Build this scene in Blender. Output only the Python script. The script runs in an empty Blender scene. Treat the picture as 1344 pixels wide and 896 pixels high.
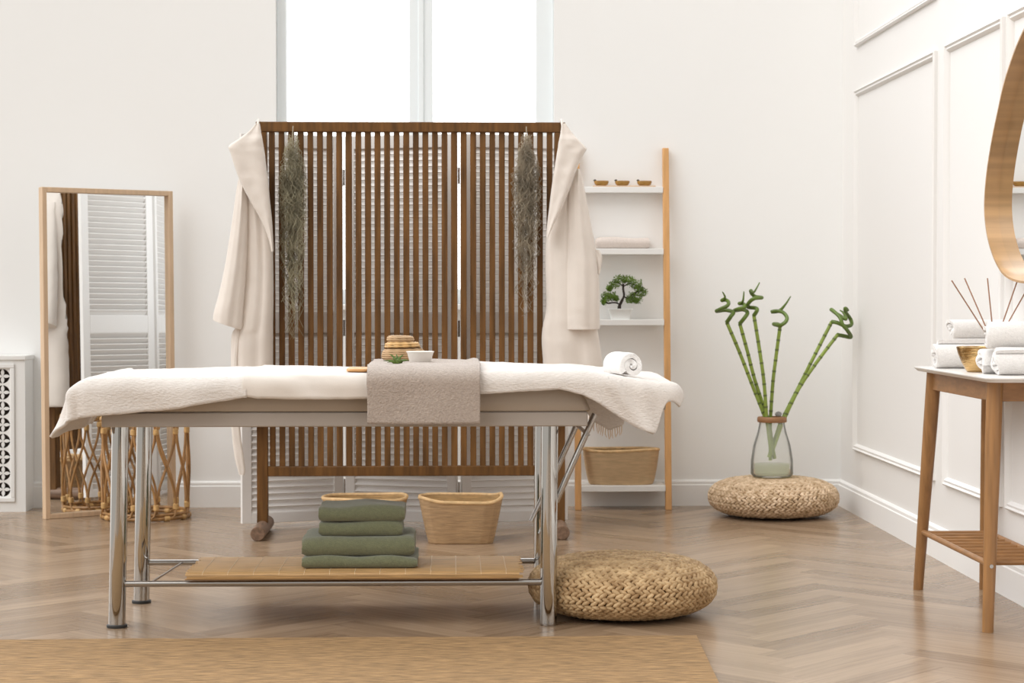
import bpy, bmesh, math, random
from math import sin, cos, pi, radians, sqrt, atan2, hypot
from mathutils import Vector, Matrix, noise

C = bpy.context.scene.collection
S = bpy.context.scene
random.seed(7)

# ------------------------------------------------------------------ camera
FPX, CAMH = 2600.0, 1.0
YAW, PITCH = radians(1.74), radians(1.39)
cam_d = bpy.data.cameras.new('camera')
cam = bpy.data.objects.new('camera', cam_d)
C.objects.link(cam)
cam.location = (0, 0, CAMH)
cam.rotation_euler = (pi/2 - PITCH, 0, -YAW)
cam_d.sensor_width = 36.0
cam_d.lens = FPX*36.0/1344.0
cam_d.dof.use_dof = True
cam_d.dof.focus_distance = 6.0
cam_d.dof.aperture_fstop = 9.0
cam_d.clip_end = 100
S.camera = cam
R = cam.rotation_euler.to_matrix()
ORG = Vector((0, 0, CAMH))
def ray(px, py): return R @ Vector(((px-672)/FPX, (448-py)/FPX, -1.0))
def ay(px, py, Y):
    d = ray(px, py); return ORG + d*(Y/d.y)
def ax(px, py, X):
    d = ray(px, py); return ORG + d*(X/d.x)
def az(px, py, Z):
    d = ray(px, py); return ORG + d*((Z-CAMH)/d.z)

# ------------------------------------------------------------------ light
S.view_settings.view_transform = 'Standard'
S.view_settings.look = 'None'
S.view_settings.gamma = 1.0
S.view_settings.use_curve_mapping = False
S.view_settings.exposure = 0.23
try: S.cycles.use_denoising = True
except Exception: pass
S.cycles.max_bounces = 8
S.cycles.diffuse_bounces = 5
S.cycles.transparent_max_bounces = 12

w = bpy.data.worlds.new('daylight'); S.world = w; w.use_nodes = True
nt = w.node_tree; nt.nodes.clear()
o_ = nt.nodes.new('ShaderNodeOutputWorld'); bg = nt.nodes.new('ShaderNodeBackground')
tc = nt.nodes.new('ShaderNodeTexCoord'); sx = nt.nodes.new('ShaderNodeSeparateXYZ')
nt.links.new(tc.outputs['Generated'], sx.inputs[0])
def ramp(inp, stops):
    mr = nt.nodes.new('ShaderNodeMapRange'); mr.inputs[1].default_value = -1; mr.inputs[2].default_value = 1
    nt.links.new(inp, mr.inputs[0])
    r = nt.nodes.new('ShaderNodeValToRGB'); nt.links.new(mr.outputs[0], r.inputs[0])
    e = r.color_ramp.elements
    while len(e) < len(stops): e.new(0.5)
    for i, (p, c) in enumerate(stops):
        e[i].position = p; e[i].color = (*c, 1)
    return r.outputs[0]
# bright open sky to the left and behind the window wall, dimmer to the right and behind the camera
cx_ = ramp(sx.outputs[0], [(0.0, (1, 1, 1)), (0.30, (.97, .965, .95)), (0.40, (.40, .38, .35)), (0.46, (.34, .32, .29)), (0.50, (.62, .60, .57)), (0.545, (.60, .58, .55)), (0.575, (.10, .09, .08)), (0.66, (.10, .09, .08)), (0.70, (.62, .60, .58)), (1.0, (.78, .77, .75))])  # dark bands added to the sky for the chrome to reflect
cy_ = ramp(sx.outputs[1], [(0.0, (.0, .0, .0)), (0.55, (.0, .0, .0)), (0.72, (.93, .97, 1.0)), (1.0, (1, 1, 1))])
cz_ = ramp(sx.outputs[2], [(0.0, (.30, .28, .25)), (0.48, (.40, .385, .365)), (0.56, (.56, .555, .55)), (0.75, (.86, .86, .86)), (1.0, (1, 1, 1))])
m1 = nt.nodes.new('ShaderNodeMix'); m1.data_type = 'RGBA'; m1.blend_type = 'LIGHTEN'; m1.inputs[0].default_value = 1
m2 = nt.nodes.new('ShaderNodeMix'); m2.data_type = 'RGBA'; m2.blend_type = 'MULTIPLY'; m2.inputs[0].default_value = 1
nt.links.new(cx_, m1.inputs[6]); nt.links.new(cy_, m1.inputs[7])
nt.links.new(m1.outputs[2], m2.inputs[6]); nt.links.new(cz_, m2.inputs[7])
nt.links.new(m2.outputs[2], bg.inputs[0])
# the sky outside the window wall is much brighter than the room side
st_ = nt.nodes.new('ShaderNodeMapRange'); st_.inputs[1].default_value = .25; st_.inputs[2].default_value = .85
st_.inputs[3].default_value = 1.62; st_.inputs[4].default_value = 4.6
nt.links.new(sx.outputs[1], st_.inputs[0]); nt.links.new(st_.outputs[0], bg.inputs[1])
nt.links.new(bg.outputs[0], o_.inputs[0])

sun_d = bpy.data.lights.new('sun', 'SUN'); sun = bpy.data.objects.new('sun', sun_d); C.objects.link(sun)
sun_d.energy = 1.25; sun_d.angle = radians(50); sun_d.color = (1, .99, .975)
sun.rotation_euler = (radians(43), 0, radians(-54))     # soft daylight from the front left, from above

# ------------------------------------------------------------------ materials
def mat(name, col, rough=.6, amt=.0, scale=8, stretch=(1, 1, 1), bump=0, bscale=None, metal=0, detail=4, coat=0, sheen=0, spec=.5, tint=None, bstretch=None, trans=0):
    m = bpy.data.materials.new(name); m.use_nodes = True
    t = m.node_tree; b = t.nodes['Principled BSDF']
    b.inputs['Base Color'].default_value = (*col, 1); b.inputs['Roughness'].default_value = rough
    b.inputs['Metallic'].default_value = metal; b.inputs['Specular IOR Level'].default_value = spec
    if coat: b.inputs['Coat Weight'].default_value = coat; b.inputs['Coat Roughness'].default_value = .15
    if sheen: b.inputs['Sheen Weight'].default_value = sheen; b.inputs['Sheen Roughness'].default_value = .6
    if trans: b.inputs['Transmission Weight'].default_value = trans
    def nz(sc, st):
        c = t.nodes.new('ShaderNodeTexCoord'); mp = t.nodes.new('ShaderNodeMapping'); mp.inputs['Scale'].default_value = st
        n = t.nodes.new('ShaderNodeTexNoise'); n.inputs['Scale'].default_value = sc; n.inputs['Detail'].default_value = detail
        t.links.new(c.outputs['Object'], mp.inputs[0]); t.links.new(mp.outputs[0], n.inputs['Vector']); return n
    if amt:
        n = nz(scale, stretch); r = t.nodes.new('ShaderNodeValToRGB')
        lo = tint if tint else tuple(max(0, c*(1-amt)) for c in col); hi = tuple(min(1, c*(1+amt*.6)) for c in col)
        r.color_ramp.elements[0].position = .32; r.color_ramp.elements[0].color = (*lo, 1)
        r.color_ramp.elements[1].position = .68; r.color_ramp.elements[1].color = (*hi, 1)
        t.links.new(n.outputs['Fac'], r.inputs[0]); t.links.new(r.outputs[0], b.inputs['Base Color'])
    if bump:
        n2 = nz(bscale or scale, bstretch or stretch); bp = t.nodes.new('ShaderNodeBump'); bp.inputs['Strength'].default_value = bump
        bp.inputs['Distance'].default_value = .004
        t.links.new(n2.outputs['Fac'], bp.inputs['Height']); t.links.new(bp.outputs[0], b.inputs['Normal'])
    return m

M = {}
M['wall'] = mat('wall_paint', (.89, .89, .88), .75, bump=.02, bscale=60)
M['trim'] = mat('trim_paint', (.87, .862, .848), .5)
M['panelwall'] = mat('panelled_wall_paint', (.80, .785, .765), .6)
M['white'] = mat('white_lacquer', (.84, .835, .82), .4)
M['shutter'] = mat('shutter_paint', (.83, .805, .78), .5)
M['winframe'] = mat('window_plastic', (.88, .93, .95), .35)
M['darkwood'] = mat('dark_stained_wood', (.160, .073, .020), .48, .42, 5, (9, 9, .9), bump=.08, bscale=30, spec=.3)
M['footwood'] = mat('weathered_foot_wood', (.20, .12, .075), .55, .35, 10, (8, 1, 8))
M['oak'] = mat('pale_oak', (.66, .475, .315), .45, .10, 6, (10, 10, .8))
M['pine'] = mat('honey_pine', (.68, .37, .145), .45, .12, 6, (10, 10, .8))
M['ash'] = mat('console_bamboo_wood', (.32, .16, .058), .42, .22, 6, (12, 12, .9), coat=.1)
M['ashx'] = mat('console_bamboo_rail', (.32, .155, .055), .42, .22, 6, (3, 3, 12), coat=.1)
M['mirrorwood'] = mat('bent_veneer', (.46, .27, .12), .4, .22, 4, (.6, 2, 9), coat=.2)
M['rattan'] = mat('rattan_cane', (.40, .21, .075), .45, .35, 40, (1, 1, .3))
M['bind'] = mat('rattan_binding', (.62, .38, .15), .5, .2, 60)
M['chrome'] = mat('chrome', (.47, .455, .43), .05, metal=1)
M['steel'] = mat('brushed_steel', (.45, .43, .41), .25, metal=1)
M['rubber'] = mat('black_rubber', (.03, .03, .03), .6)
M['vinyl'] = mat('beige_vinyl', (.42, .36, .30), .5, bump=.03, bscale=300)
M['apron'] = mat('grey_table_frame', (.40, .355, .315), .45)
M['plush'] = mat('white_plush', (.665, .615, .57), .95, .035, 55, (1, 2.2, 2.2), bump=.8, bscale=95, sheen=.3, bstretch=(1, 2.0, 2.0), detail=6)
M['cream'] = mat('cream_fleece', (.68, .62, .56), .9, .03, 20, bump=.15, bscale=350, sheen=.3)
M['fringe'] = mat('cream_fringe', (.70, .58, .46), .9)
M['robe'] = mat('cream_robe_cloth', (.755, .685, .62), .9, .03, 14, bump=.12, bscale=300, sheen=.25)
M['beige'] = mat('taupe_terry', (.40, .33, .28), .95, .12, 120, bump=1.0, bscale=190, sheen=.3, detail=5)
M['green'] = mat('sage_terry', (.155, .165, .085), .95, .15, 120, bump=.7, bscale=300, sheen=.35)
M['white_towel'] = mat('white_terry', (.84, .82, .80), .95, .05, 120, bump=.8, bscale=260, sheen=.3)
M['pinktowel'] = mat('blush_terry', (.72, .64, .59), .95, .05, 120, bump=.5, bscale=260)
M['bamboo_mat'] = mat('bamboo_slats', (.52, .32, .14), .5, .30, 14, (.8, 22, 22))
M['stitch'] = mat('cotton_stitch', (.80, .68, .50), .8)
M['hyacinth'] = mat('banana_fibre', (.56, .40, .22), .7, .32, 28, (1, 1, 1), bump=.4, bscale=130, tint=(.33, .20, .09))
M['gap_shade'] = mat('gap_shade_brown', (.22, .13, .06), .9)  # dark brown standing in for shade between braids and ropes
M['hyacinth_pale'] = mat('pale_banana_fibre', (.70, .54, .38), .7, .25, 35, bump=.4, bscale=130, tint=(.42, .28, .15))
M['basket'] = mat('straw_basket', (.48, .315, .17), .7, .2, 16, (1, 1, 7), bump=.5, bscale=22, bstretch=(1, 1, 9))
M['pale_straw'] = mat('pale_straw', (.60, .42, .24), .7, .12, 16, (1, 1, 7), bump=.3, bscale=30, bstretch=(1, 1, 6))
M['basket_rim'] = mat('straw_basket_rim', (.66, .44, .22), .7, .2, 40)
M['basket_in'] = mat('straw_basket_inside', (.40, .245, .10), .8, .3, 20, (1, 1, 6))
M['jute'] = mat('jute', (.32, .195, .088), .9, .45, 30, (.6, 6, 6), bump=1.0, bscale=45, bstretch=(.7, 3.5, 1), detail=6)
M['moss'] = mat('dried_moss', (.40, .365, .25), .9, .4, 12)
M['moss2'] = mat('dried_twigs', (.40, .34, .25), .9, .4, 12)
M['ceramic'] = mat('white_ceramic', (.80, .77, .73), .35)
M['whitepot'] = mat('white_pot_glaze', (.84, .86, .85), .3)
M['leaf'] = mat('aloe_green', (.11, .175, .03), .5, .3, 40)
M['bonsai_leaf'] = mat('bonsai_leaf', (.12, .21, .018), .6, .5, 30)
M['bark'] = mat('dark_bark', (.03, .02, .015), .8)
M['stalk'] = mat('lucky_bamboo', (.24, .32, .05), .45, .25, 8)
M['node'] = mat('bamboo_node', (.10, .13, .03), .5)
M['stalk_dark'] = mat('lucky_bamboo_curl', (.115, .18, .028), .45, .3, 12)
M['gold'] = mat('gold_bowl', (.62, .42, .19), .22, .35, 25, (1, 1, 9), metal=1, bump=.5, bscale=40, bstretch=(1, 1, 6))
M['reed'] = mat('diffuser_reed', (.36, .20, .13), .7)
M['collar'] = mat('vase_wood_collar', (.30, .145, .06), .55, .2, 20, (1, 1, 8))
M['acacia'] = mat('acacia_wood', (.42, .225, .05), .45, .3, 20, (2, 6, 6))
M['darkleaf'] = mat('dark_leaf', (.06, .05, .03), .7)
M['tray'] = mat('pale_tray_wood', (.72, .52, .36), .5, .1, 8, (1, 8, 8))
M['marble'] = mat('white_tabletop', (.74, .715, .69), .25, .03, 5)
M['cavity'] = mat('cavity_shade', (.05, .035, .025), .9)  # near-black standing in for the shade inside the radiator cover
M['stone'] = mat('grey_pebble', (.3, .29, .28), .7, .5, 60)
mm = mat('mirror_silver', (.93, .95, .96), .01, metal=1); M['mirror'] = mm
M['diffuser_glass'] = mat('amber_glass', (.35, .2, .1), .1, trans=.6)

def glass(name, col, ior=1.4, opac=.0, ocol=(.8, .85, .8)):
    m = bpy.data.materials.new(name); m.use_nodes = True; t = m.node_tree; t.nodes.clear()
    o = t.nodes.new('ShaderNodeOutputMaterial'); tr = t.nodes.new('ShaderNodeBsdfTransparent'); g = t.nodes.new('ShaderNodeBsdfGlossy')
    tr.inputs[0].default_value = (*col, 1); g.inputs['Roughness'].default_value = .03
    fr = t.nodes.new('ShaderNodeFresnel'); fr.inputs[0].default_value = ior
    mx = t.nodes.new('ShaderNodeMixShader'); t.links.new(fr.outputs[0], mx.inputs[0])
    t.links.new(tr.outputs[0], mx.inputs[1]); t.links.new(g.outputs[0], mx.inputs[2])
    out = mx
    if opac:
        df = t.nodes.new('ShaderNodeBsdfDiffuse'); df.inputs[0].default_value = (*ocol, 1)
        m2_ = t.nodes.new('ShaderNodeMixShader'); m2_.inputs[0].default_value = opac
        t.links.new(mx.outputs[0], m2_.inputs[1]); t.links.new(df.outputs[0], m2_.inputs[2]); out = m2_
    t.links.new(out.outputs[0], o.inputs[0]); return m
M['pane'] = glass('window_pane', (.98, .99, 1))
M['vase'] = glass('frosted_vase_glass', (.996, .998, .996), ior=1.12, opac=.12, ocol=(.86, .87, .84))
M['water'] = glass('green_vase_water', (.90, .93, .82), ior=1.1, opac=.25, ocol=(.60, .63, .46))

# ------------------------------------------------------------------ mesh helpers
class MB:
    def __init__(s): s.v = []; s.f = []
    def add(s, vs, fs):
        n = len(s.v); s.v += [tuple(p) for p in vs]; s.f += [tuple(i+n for i in f) for f in fs]; return s
    def box(s, x0, x1, y0, y1, z0, z1):
        vs = [(x, y, z) for z in (z0, z1) for y in (y0, y1) for x in (x0, x1)]
        return s.add(vs, [(0, 2, 3, 1), (4, 5, 7, 6), (0, 1, 5, 4), (2, 6, 7, 3), (0, 4, 6, 2), (1, 3, 7, 5)])
    def obox(s, c, ux, uy, uz, hx, hy, hz):        # oriented box
        c = Vector(c); vs = []
        for k in (-1, 1):
            for j in (-1, 1):
                for i in (-1, 1): vs.append(c + Vector(ux)*hx*i + Vector(uy)*hy*j + Vector(uz)*hz*k)
        return s.add(vs, [(0, 2, 3, 1), (4, 5, 7, 6), (0, 1, 5, 4), (2, 6, 7, 3), (0, 4, 6, 2), (1, 3, 7, 5)])
    def loft(s, rings, cap=True, closed=True):
        n = len(rings[0]); vs = [p for r in rings for p in r]; fs = []
        for i in range(len(rings)-1):
            for j in range(n if closed else n-1):
                k = (j+1) % n
                fs.append((i*n+j, i*n+k, (i+1)*n+k, (i+1)*n+j))
        if cap and closed:
            fs.append(tuple(range(n))[::-1]); fs.append(tuple((len(rings)-1)*n+j for j in range(n)))
        return s.add(vs, fs)
    def tube(s, pts, r, n=8, cap=True, loop=False):
        pts = [Vector(p) for p in pts]; m = len(pts)
        rs = r if isinstance(r, (list, tuple)) else [r]*m
        up = None; rings = []
        for i, p in enumerate(pts):
            a = pts[(i-1) % m] if (i > 0 or loop) else p
            b = pts[(i+1) % m] if (i < m-1 or loop) else p
            d = (b-a).normalized() if (b-a).length > 1e-9 else Vector((0, 0, 1))
            if up is None:
                up = d.orthogonal().normalized()
            up = (up - d*up.dot(d))
            up = up.normalized() if up.length > 1e-6 else d.orthogonal().normalized()
            q = d.cross(up)
            rings.append([p + (up*cos(2*pi*k/n) + q*sin(2*pi*k/n))*rs[i] for k in range(n)])
        if loop: rings.append(rings[0])
        return s.loft(rings, cap and not loop)
    def lathe(s, prof, n=32, c=(0, 0, 0), sx=1, sy=1, cap=True):
        rings = [[(c[0]+r*cos(2*pi*k/n)*sx, c[1]+r*sin(2*pi*k/n)*sy, c[2]+z) for k in range(n)] for r, z in prof]
        return s.loft(rings, cap)
    def grid(s, fn, nu, nv):
        vs = [fn(i/nu, j/nv) for j in range(nv+1) for i in range(nu+1)]; fs = []
        for j in range(nv):
            for i in range(nu):
                a = j*(nu+1)+i; fs.append((a, a+1, a+nu+2, a+nu+1))
        return s.add(vs, fs)

def mesh_obj(name, mb, m, off=(0, 0, 0), m2=None, nsplit=0, smooth=True, angle=40, bevel=0, bseg=2, subsurf=0, solid=0, soff=1):
    me = bpy.data.meshes.new(name)
    me.from_pydata([(x-off[0], y-off[1], z-off[2]) for x, y, z in mb.v], [], mb.f)
    bm = bmesh.new(); bm.from_mesh(me); bmesh.ops.recalc_face_normals(bm, faces=bm.faces); bm.to_mesh(me); bm.free()
    me.materials.append(m)
    if m2:
        me.materials.append(m2)
        for f in me.polygons:
            if f.index >= nsplit: f.material_index = 1
    if smooth:
        me.shade_smooth()
        try: me.set_sharp_from_angle(angle=radians(angle))
        except Exception: pass
    o = bpy.data.objects.new(name, me); C.objects.link(o)
    if solid:
        k = o.modifiers.new('solid', 'SOLIDIFY'); k.thickness = solid; k.offset = soff
    if bevel:
        k = o.modifiers.new('bevel', 'BEVEL'); k.width = bevel; k.segments = bseg; k.limit_method = 'ANGLE'; k.angle_limit = radians(40)
    if subsurf:
        k = o.modifiers.new('sub', 'SUBSURF'); k.levels = subsurf; k.render_levels = subsurf
    return o
def tag(o, label, cat, group=None, kind=None):
    o['label'] = label; o['category'] = cat
    if group: o['group'] = group
    if kind: o['kind'] = kind
    return o
def struct(name, mb, m, **k):
    o = mesh_obj(name, mb, m, **k); o['kind'] = 'structure'; return o
def thing(name, label, cat, loc=(0, 0, 0), rz=0, group=None):
    o = bpy.data.objects.new(name, None); C.objects.link(o); o.empty_display_size = .05
    o.location = loc; o.rotation_euler = (0, 0, rz); return tag(o, label, cat, group)
def part(name, mb, m, par, world=True, label=None, **k):
    """world=True: the mesh is given in world space, under an unrotated thing"""
    off = Vector((0, 0, 0))
    if world:
        q = par
        while q is not None: off = off + Vector(q.location); q = q.parent
    o = mesh_obj(name, mb, m, off=off, **k); o.parent = par
    if label: o['label'] = label
    return o
def solo(name, mb, m, label, cat, group=None, **k):
    xs = [v[0] for v in mb.v]; ys = [v[1] for v in mb.v]; zs = [v[2] for v in mb.v]
    off = ((min(xs)+max(xs))/2, (min(ys)+max(ys))/2, min(zs))
    o = mesh_obj(name, mb, m, off=off, **k); o.location = off
    return tag(o, label, cat, group)
def dup(root, loc, rz, label, group=None):
    r = root.copy(); C.objects.link(r); r.location = loc; r.rotation_euler = (0, 0, rz); r['label'] = label
    for ch in list(root.children):
        c = ch.copy(); C.objects.link(c); c.parent = r
        for g in ch.children:
            d = g.copy(); C.objects.link(d); d.parent = c
    return r
def lerp(a, b, t): return a+(b-a)*t
def interp(tab, x):
    if x <= tab[0][0]: return tab[0][1]
    for (a, b), (c, d) in zip(tab, tab[1:]):
        if x <= c: return b+(d-b)*(x-a)/(c-a)
    return tab[-1][1]
def smooth_pts(pts, sub=6, closed=False):       # Catmull-Rom
    P = [Vector(p) for p in pts]; n = len(P); out = []
    for i in range(n if closed else n-1):
        p0 = P[(i-1) % n] if (i > 0 or closed) else P[0]; p1 = P[i]; p2 = P[(i+1) % n]
        p3 = P[(i+2) % n] if (i+2 < n or closed) else P[-1]
        for k in range(sub):
            t = k/sub
            out.append(.5*((2*p1)+(p2-p0)*t+(2*p0-5*p1+4*p2-p3)*t*t+(3*p1-p0-3*p2+p3)*t**3))
    if not closed: out.append(P[-1])
    return out
def nz3(x, y, z, s=1): return noise.noise(Vector((x*s, y*s, z*s)))

# ================================================================== SETTING
YB, XR, XL, YF, ZC = 9.3, 1.84, -3.2, -.8, 2.9
# herringbone floor, one mesh of planks
def floor():
    W, n = .095, 6; L = W*n
    me = bpy.data.meshes.new('floor'); bm = bmesh.new(); uvl = bm.loops.layers.uv.new('UVMap'); cl = bm.loops.layers.float_color.new('tone')
    a = pi/4; ca, sa = cos(a), sin(a)
    def plank(x, y, horiz):
        xs = (x, x+(L if horiz else W)); ys = (y, y+(W if horiz else L))
        pts = [(xs[0], ys[0]), (xs[1], ys[0]), (xs[1], ys[1]), (xs[0], ys[1])]
        w_ = [(p*ca-q*sa-.7, p*sa+q*ca+4.3) for p, q in pts]
        if max(p[0] for p in w_) < XL or min(p[0] for p in w_) > XR+.05 or max(p[1] for p in w_) < YF or min(p[1] for p in w_) > YB+.05: return
        f = bm.faces.new([bm.verts.new((p, q, 0)) for p, q in w_])
        uv = [(0, 0), (1, 0), (1, 1), (0, 1)] if horiz else [(0, 1), (0, 0), (1, 0), (1, 1)]
        t = random.random(); t2 = random.random()
        for lp, u in zip(f.loops, uv):
            lp[uvl].uv = u; lp[cl] = (t, t2, float(horiz), 1)
    for k in range(-110, 110):
        for m in range(-12, 13):
            plank((k+2*n*m)*W, k*W, True)
            plank((k+2*n*m)*W, (k-2*n+1)*W, False)
    for co, no in (((XL, 0, 0), (-1, 0, 0)), ((XR+.02, 0, 0), (1, 0, 0)), ((0, YF, 0), (0, -1, 0)), ((0, YB+.02, 0), (0, 1, 0))):
        bmesh.ops.bisect_plane(bm, geom=bm.verts[:]+bm.edges[:]+bm.faces[:], plane_co=co, plane_no=no, clear_outer=True)
    bm.to_mesh(me); bm.free()
    m = bpy.data.materials.new('herringbone_oak'); m.use_nodes = True; t = m.node_tree; b = t.nodes['Principled BSDF']
    at = t.nodes.new('ShaderNodeAttribute'); at.attribute_name = 'tone'
    uv = t.nodes.new('ShaderNodeTexCoord'); sp = t.nodes.new('ShaderNodeSeparateColor'); t.links.new(at.outputs['Color'], sp.inputs[0])
    cmb = t.nodes.new('ShaderNodeCombineXYZ'); su = t.nodes.new('ShaderNodeSeparateXYZ'); t.links.new(uv.outputs['UV'], su.inputs[0])
    def math_(op, a_, b_):
        q = t.nodes.new('ShaderNodeMath'); q.operation = op
        for i, v in enumerate((a_, b_)):
            if isinstance(v, (int, float)): q.inputs[i].default_value = v
            else: t.links.new(v, q.inputs[i])
        return q.outputs[0]
    t.links.new(math_('MULTIPLY_ADD', su.outputs[0], 1.3), cmb.inputs[0])
    t.links.new(math_('ADD', math_('MULTIPLY', su.outputs[1], 5.0), math_('MULTIPLY', sp.outputs[1], 37)), cmb.inputs[1])
    t.links.new(math_('MULTIPLY', sp.outputs[0], 91), cmb.inputs[2])
    n1 = t.nodes.new('ShaderNodeTexNoise'); n1.inputs['Scale'].default_value = 1.4; n1.inputs['Detail'].default_value = 7; n1.inputs['Distortion'].default_value = .6
    t.links.new(cmb.outputs[0], n1.inputs['Vector'])
    f1 = math_('ADD', math_('MULTIPLY', n1.outputs['Fac'], .65), math_('MULTIPLY', sp.outputs[0], .35))
    r = t.nodes.new('ShaderNodeValToRGB'); t.links.new(f1, r.inputs[0])
    r.color_ramp.elements[0].position = .25; r.color_ramp.elements[0].color = (.215, .143, .088, 1)
    r.color_ramp.elements[1].position = .78; r.color_ramp.elements[1].color = (.405, .292, .195, 1)
    # fine joint line between planks
    ev = math_('MINIMUM', su.outputs[1], math_('SUBTRACT', 1.0, su.outputs[1]))
    eu = math_('MULTIPLY', math_('MINIMUM', su.outputs[0], math_('SUBTRACT', 1.0, su.outputs[0])), 6)
    ed = math_('LESS_THAN', math_('MINIMUM', ev, eu), .012)
    mx = t.nodes.new('ShaderNodeMix'); mx.data_type = 'RGBA'; t.links.new(math_('MULTIPLY', ed, .35), mx.inputs[0])
    t.links.new(r.outputs[0], mx.inputs[6]); mx.inputs[7].default_value = (.16, .09, .05, 1)
    t.links.new(mx.outputs[2], b.inputs['Base Color'])
    b.inputs['Roughness'].default_value = .24; b.inputs['Specular IOR Level'].default_value = .45
    me.materials.append(m)
    o = bpy.data.objects.new('floor', me); C.objects.link(o); o['kind'] = 'structure'
floor()

# back wall with the window opening
wx0, wx1 = ay(362, 100, YB).x, ay(727, 100, YB).x
wz0, wz1 = .95, 2.78
mb = MB()
mb.box(XL, wx0, YB, YB+.16, 0, ZC); mb.box(wx1, XR+.12, YB, YB+.16, 0, ZC)
mb.box(wx0, wx1, YB, YB+.16, 0, wz0); mb.box(wx0, wx1, YB, YB+.16, wz1, ZC)
struct('wall_back', mb, M['wall'], smooth=False)
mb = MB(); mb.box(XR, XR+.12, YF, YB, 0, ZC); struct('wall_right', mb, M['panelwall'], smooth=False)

# window: outer frame, mullion, two panes, sill
win = bpy.data.objects.new('window_1', None); C.objects.link(win); win['kind'] = 'structure'; win.location = ((wx0+wx1)/2, YB, wz0)
fy0, fy1 = YB+.05, YB+.11
def px_x(px): return ay(px, 100, YB+.05).x
mb = MB()
mb.box(wx0-.0, px_x(376), fy0, fy1, wz0, wz1); mb.box(px_x(703), wx1, fy0, fy1, wz0, wz1)
mb.box(px_x(376), px_x(703), fy0, fy1, wz0, wz0+.07); mb.box(px_x(376), px_x(703), fy0, fy1, wz1-.07, wz1)
part('window_frame', mb, M['winframe'], win, bevel=.004)
mb = MB(); mb.box(px_x(537), px_x(568), fy0-.012, fy1, wz0+.07, wz1-.07)
mb.box(px_x(549), px_x(556), fy0-.02, fy0-.012, wz0+.07, wz1-.07)
part('mullion', mb, M['winframe'], win, bevel=.003)
for a, b in ((376, 537), (568, 703)):
    mb = MB(); mb.box(px_x(a), px_x(b), fy0+.03, fy0+.036, wz0+.07, wz1-.07); part('pane', mb, M['pane'], win, smooth=False)
mb = MB(); mb.box(wx0-.03, wx1+.03, YB-.05, YB+.05, wz0-.03, wz0); part('sill', mb, M['trim'], win, bevel=.005)

# baseboards
def board_profile(h, t): return [(0, 0), (t, 0), (t, h*.80), (t*.75, h*.83), (t*.75, h*.93), (t*.4, h*.98), (0, h)]
pr = board_profile(.122, .018)
mb = MB(); mb.loft([[(x, YB-a, b) for a, b in pr] for x in (XL, XR)]); struct('baseboard_back', mb, M['trim'], angle=25)
pr2 = board_profile(.122, .018)
mb = MB(); mb.loft([[(XR-a, y, b) for a, b in pr2] for y in (YF, YB-.018)]); struct('baseboard_right', mb, M['trim'], angle=25)
# moulded panel frames on the right wall
def wy(px): return ax(px, 385, XR).y
def panel(n, y0, y1, z0, z1):
    mb = MB(); prof = [(0, 0), (0, .012), (.006, .018), (.012, .011), (.02, .014), (.028, .006), (.03, 0)]
    corners = [(y0, z0), (y1, z0), (y1, z1), (y0, z1)]; cy, cz = (y0+y1)/2, (z0+z1)/2
    rings = []
    for (y, z) in corners + corners[:1]:
        sy = 1 if y < cy else -1; sz = 1 if z < cz else -1
        rings.append([(XR-h, y+sy*d, z+sz*d) for d, h in prof])
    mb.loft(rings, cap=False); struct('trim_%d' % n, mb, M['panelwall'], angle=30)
zt, zb = ax(1127, 118, XR).z, ax(1123, 590, XR).z
zu = ax(1125, 62, XR).z
cols = [(wy(1229), wy(1124)), (wy(1318), wy(1243)), (wy(1326)-1.3, wy(1326)), (wy(1326)-2.9, wy(1326)-1.39)]
for i, (a, b) in enumerate(cols):
    panel(i*2+1, a, b, zb, zt); panel(i*2+2, a, b, zu, zu+.62)

# ================================================================== WOODEN SLAT SCREEN
YS = 8.22
sx0, sx1 = ay(336, 300, YS-.02).x, ay(742, 300, YS-.02).x
sz1 = ay(540, 160, YS-.02).z; pw = .045
scr = thing('slat_screen', 'dark brown wooden room divider of narrow vertical slats standing behind the massage table', 'room divider', ((sx0+sx1)/2, YS, 0))
for xa in (sx0, sx1-pw):
    mb = MB(); mb.box(xa, xa+pw, YS-.02, YS+.02, .04, sz1-.041); part('post', mb, M['darkwood'], scr, bevel=.003)
    xc = xa+pw/2
    mb = MB(); mb.tube([(xc, YS-.22, .030), (xc, YS+.19, .030)], .03, 20); part('foot', mb, M['footwood'], scr, angle=50, bevel=.003)
mb = MB(); mb.box(sx0, sx1, YS-.022, YS+.022, sz1-.041, sz1); part('top_rail', mb, M['darkwood'], scr, bevel=.003)
zr0, zr1 = ay(540, 624, YS).z, ay(540, 611, YS).z
mb = MB(); mb.box(sx0+pw, sx1-pw, YS-.018, YS+.018, zr0, zr1); part('bottom_rail', mb, M['darkwood'], scr, bevel=.003)
mb = MB(); ns = 30; pit = (sx1-sx0-2*pw)/(ns)
for i in range(ns):
    xc = sx0+pw+pit*(i+.5)+pit*.0; hw = .0125+random.uniform(-.0006, .0006)
    dy = random.uniform(-.0015, .0015)
    mb.box(xc-hw, xc+hw, YS-.008+dy, YS+.008+dy, zr1-.005, sz1-.036)
part('slat_panel', mb, M['darkwood'], scr, smooth=False, bevel=.0015)

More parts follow.
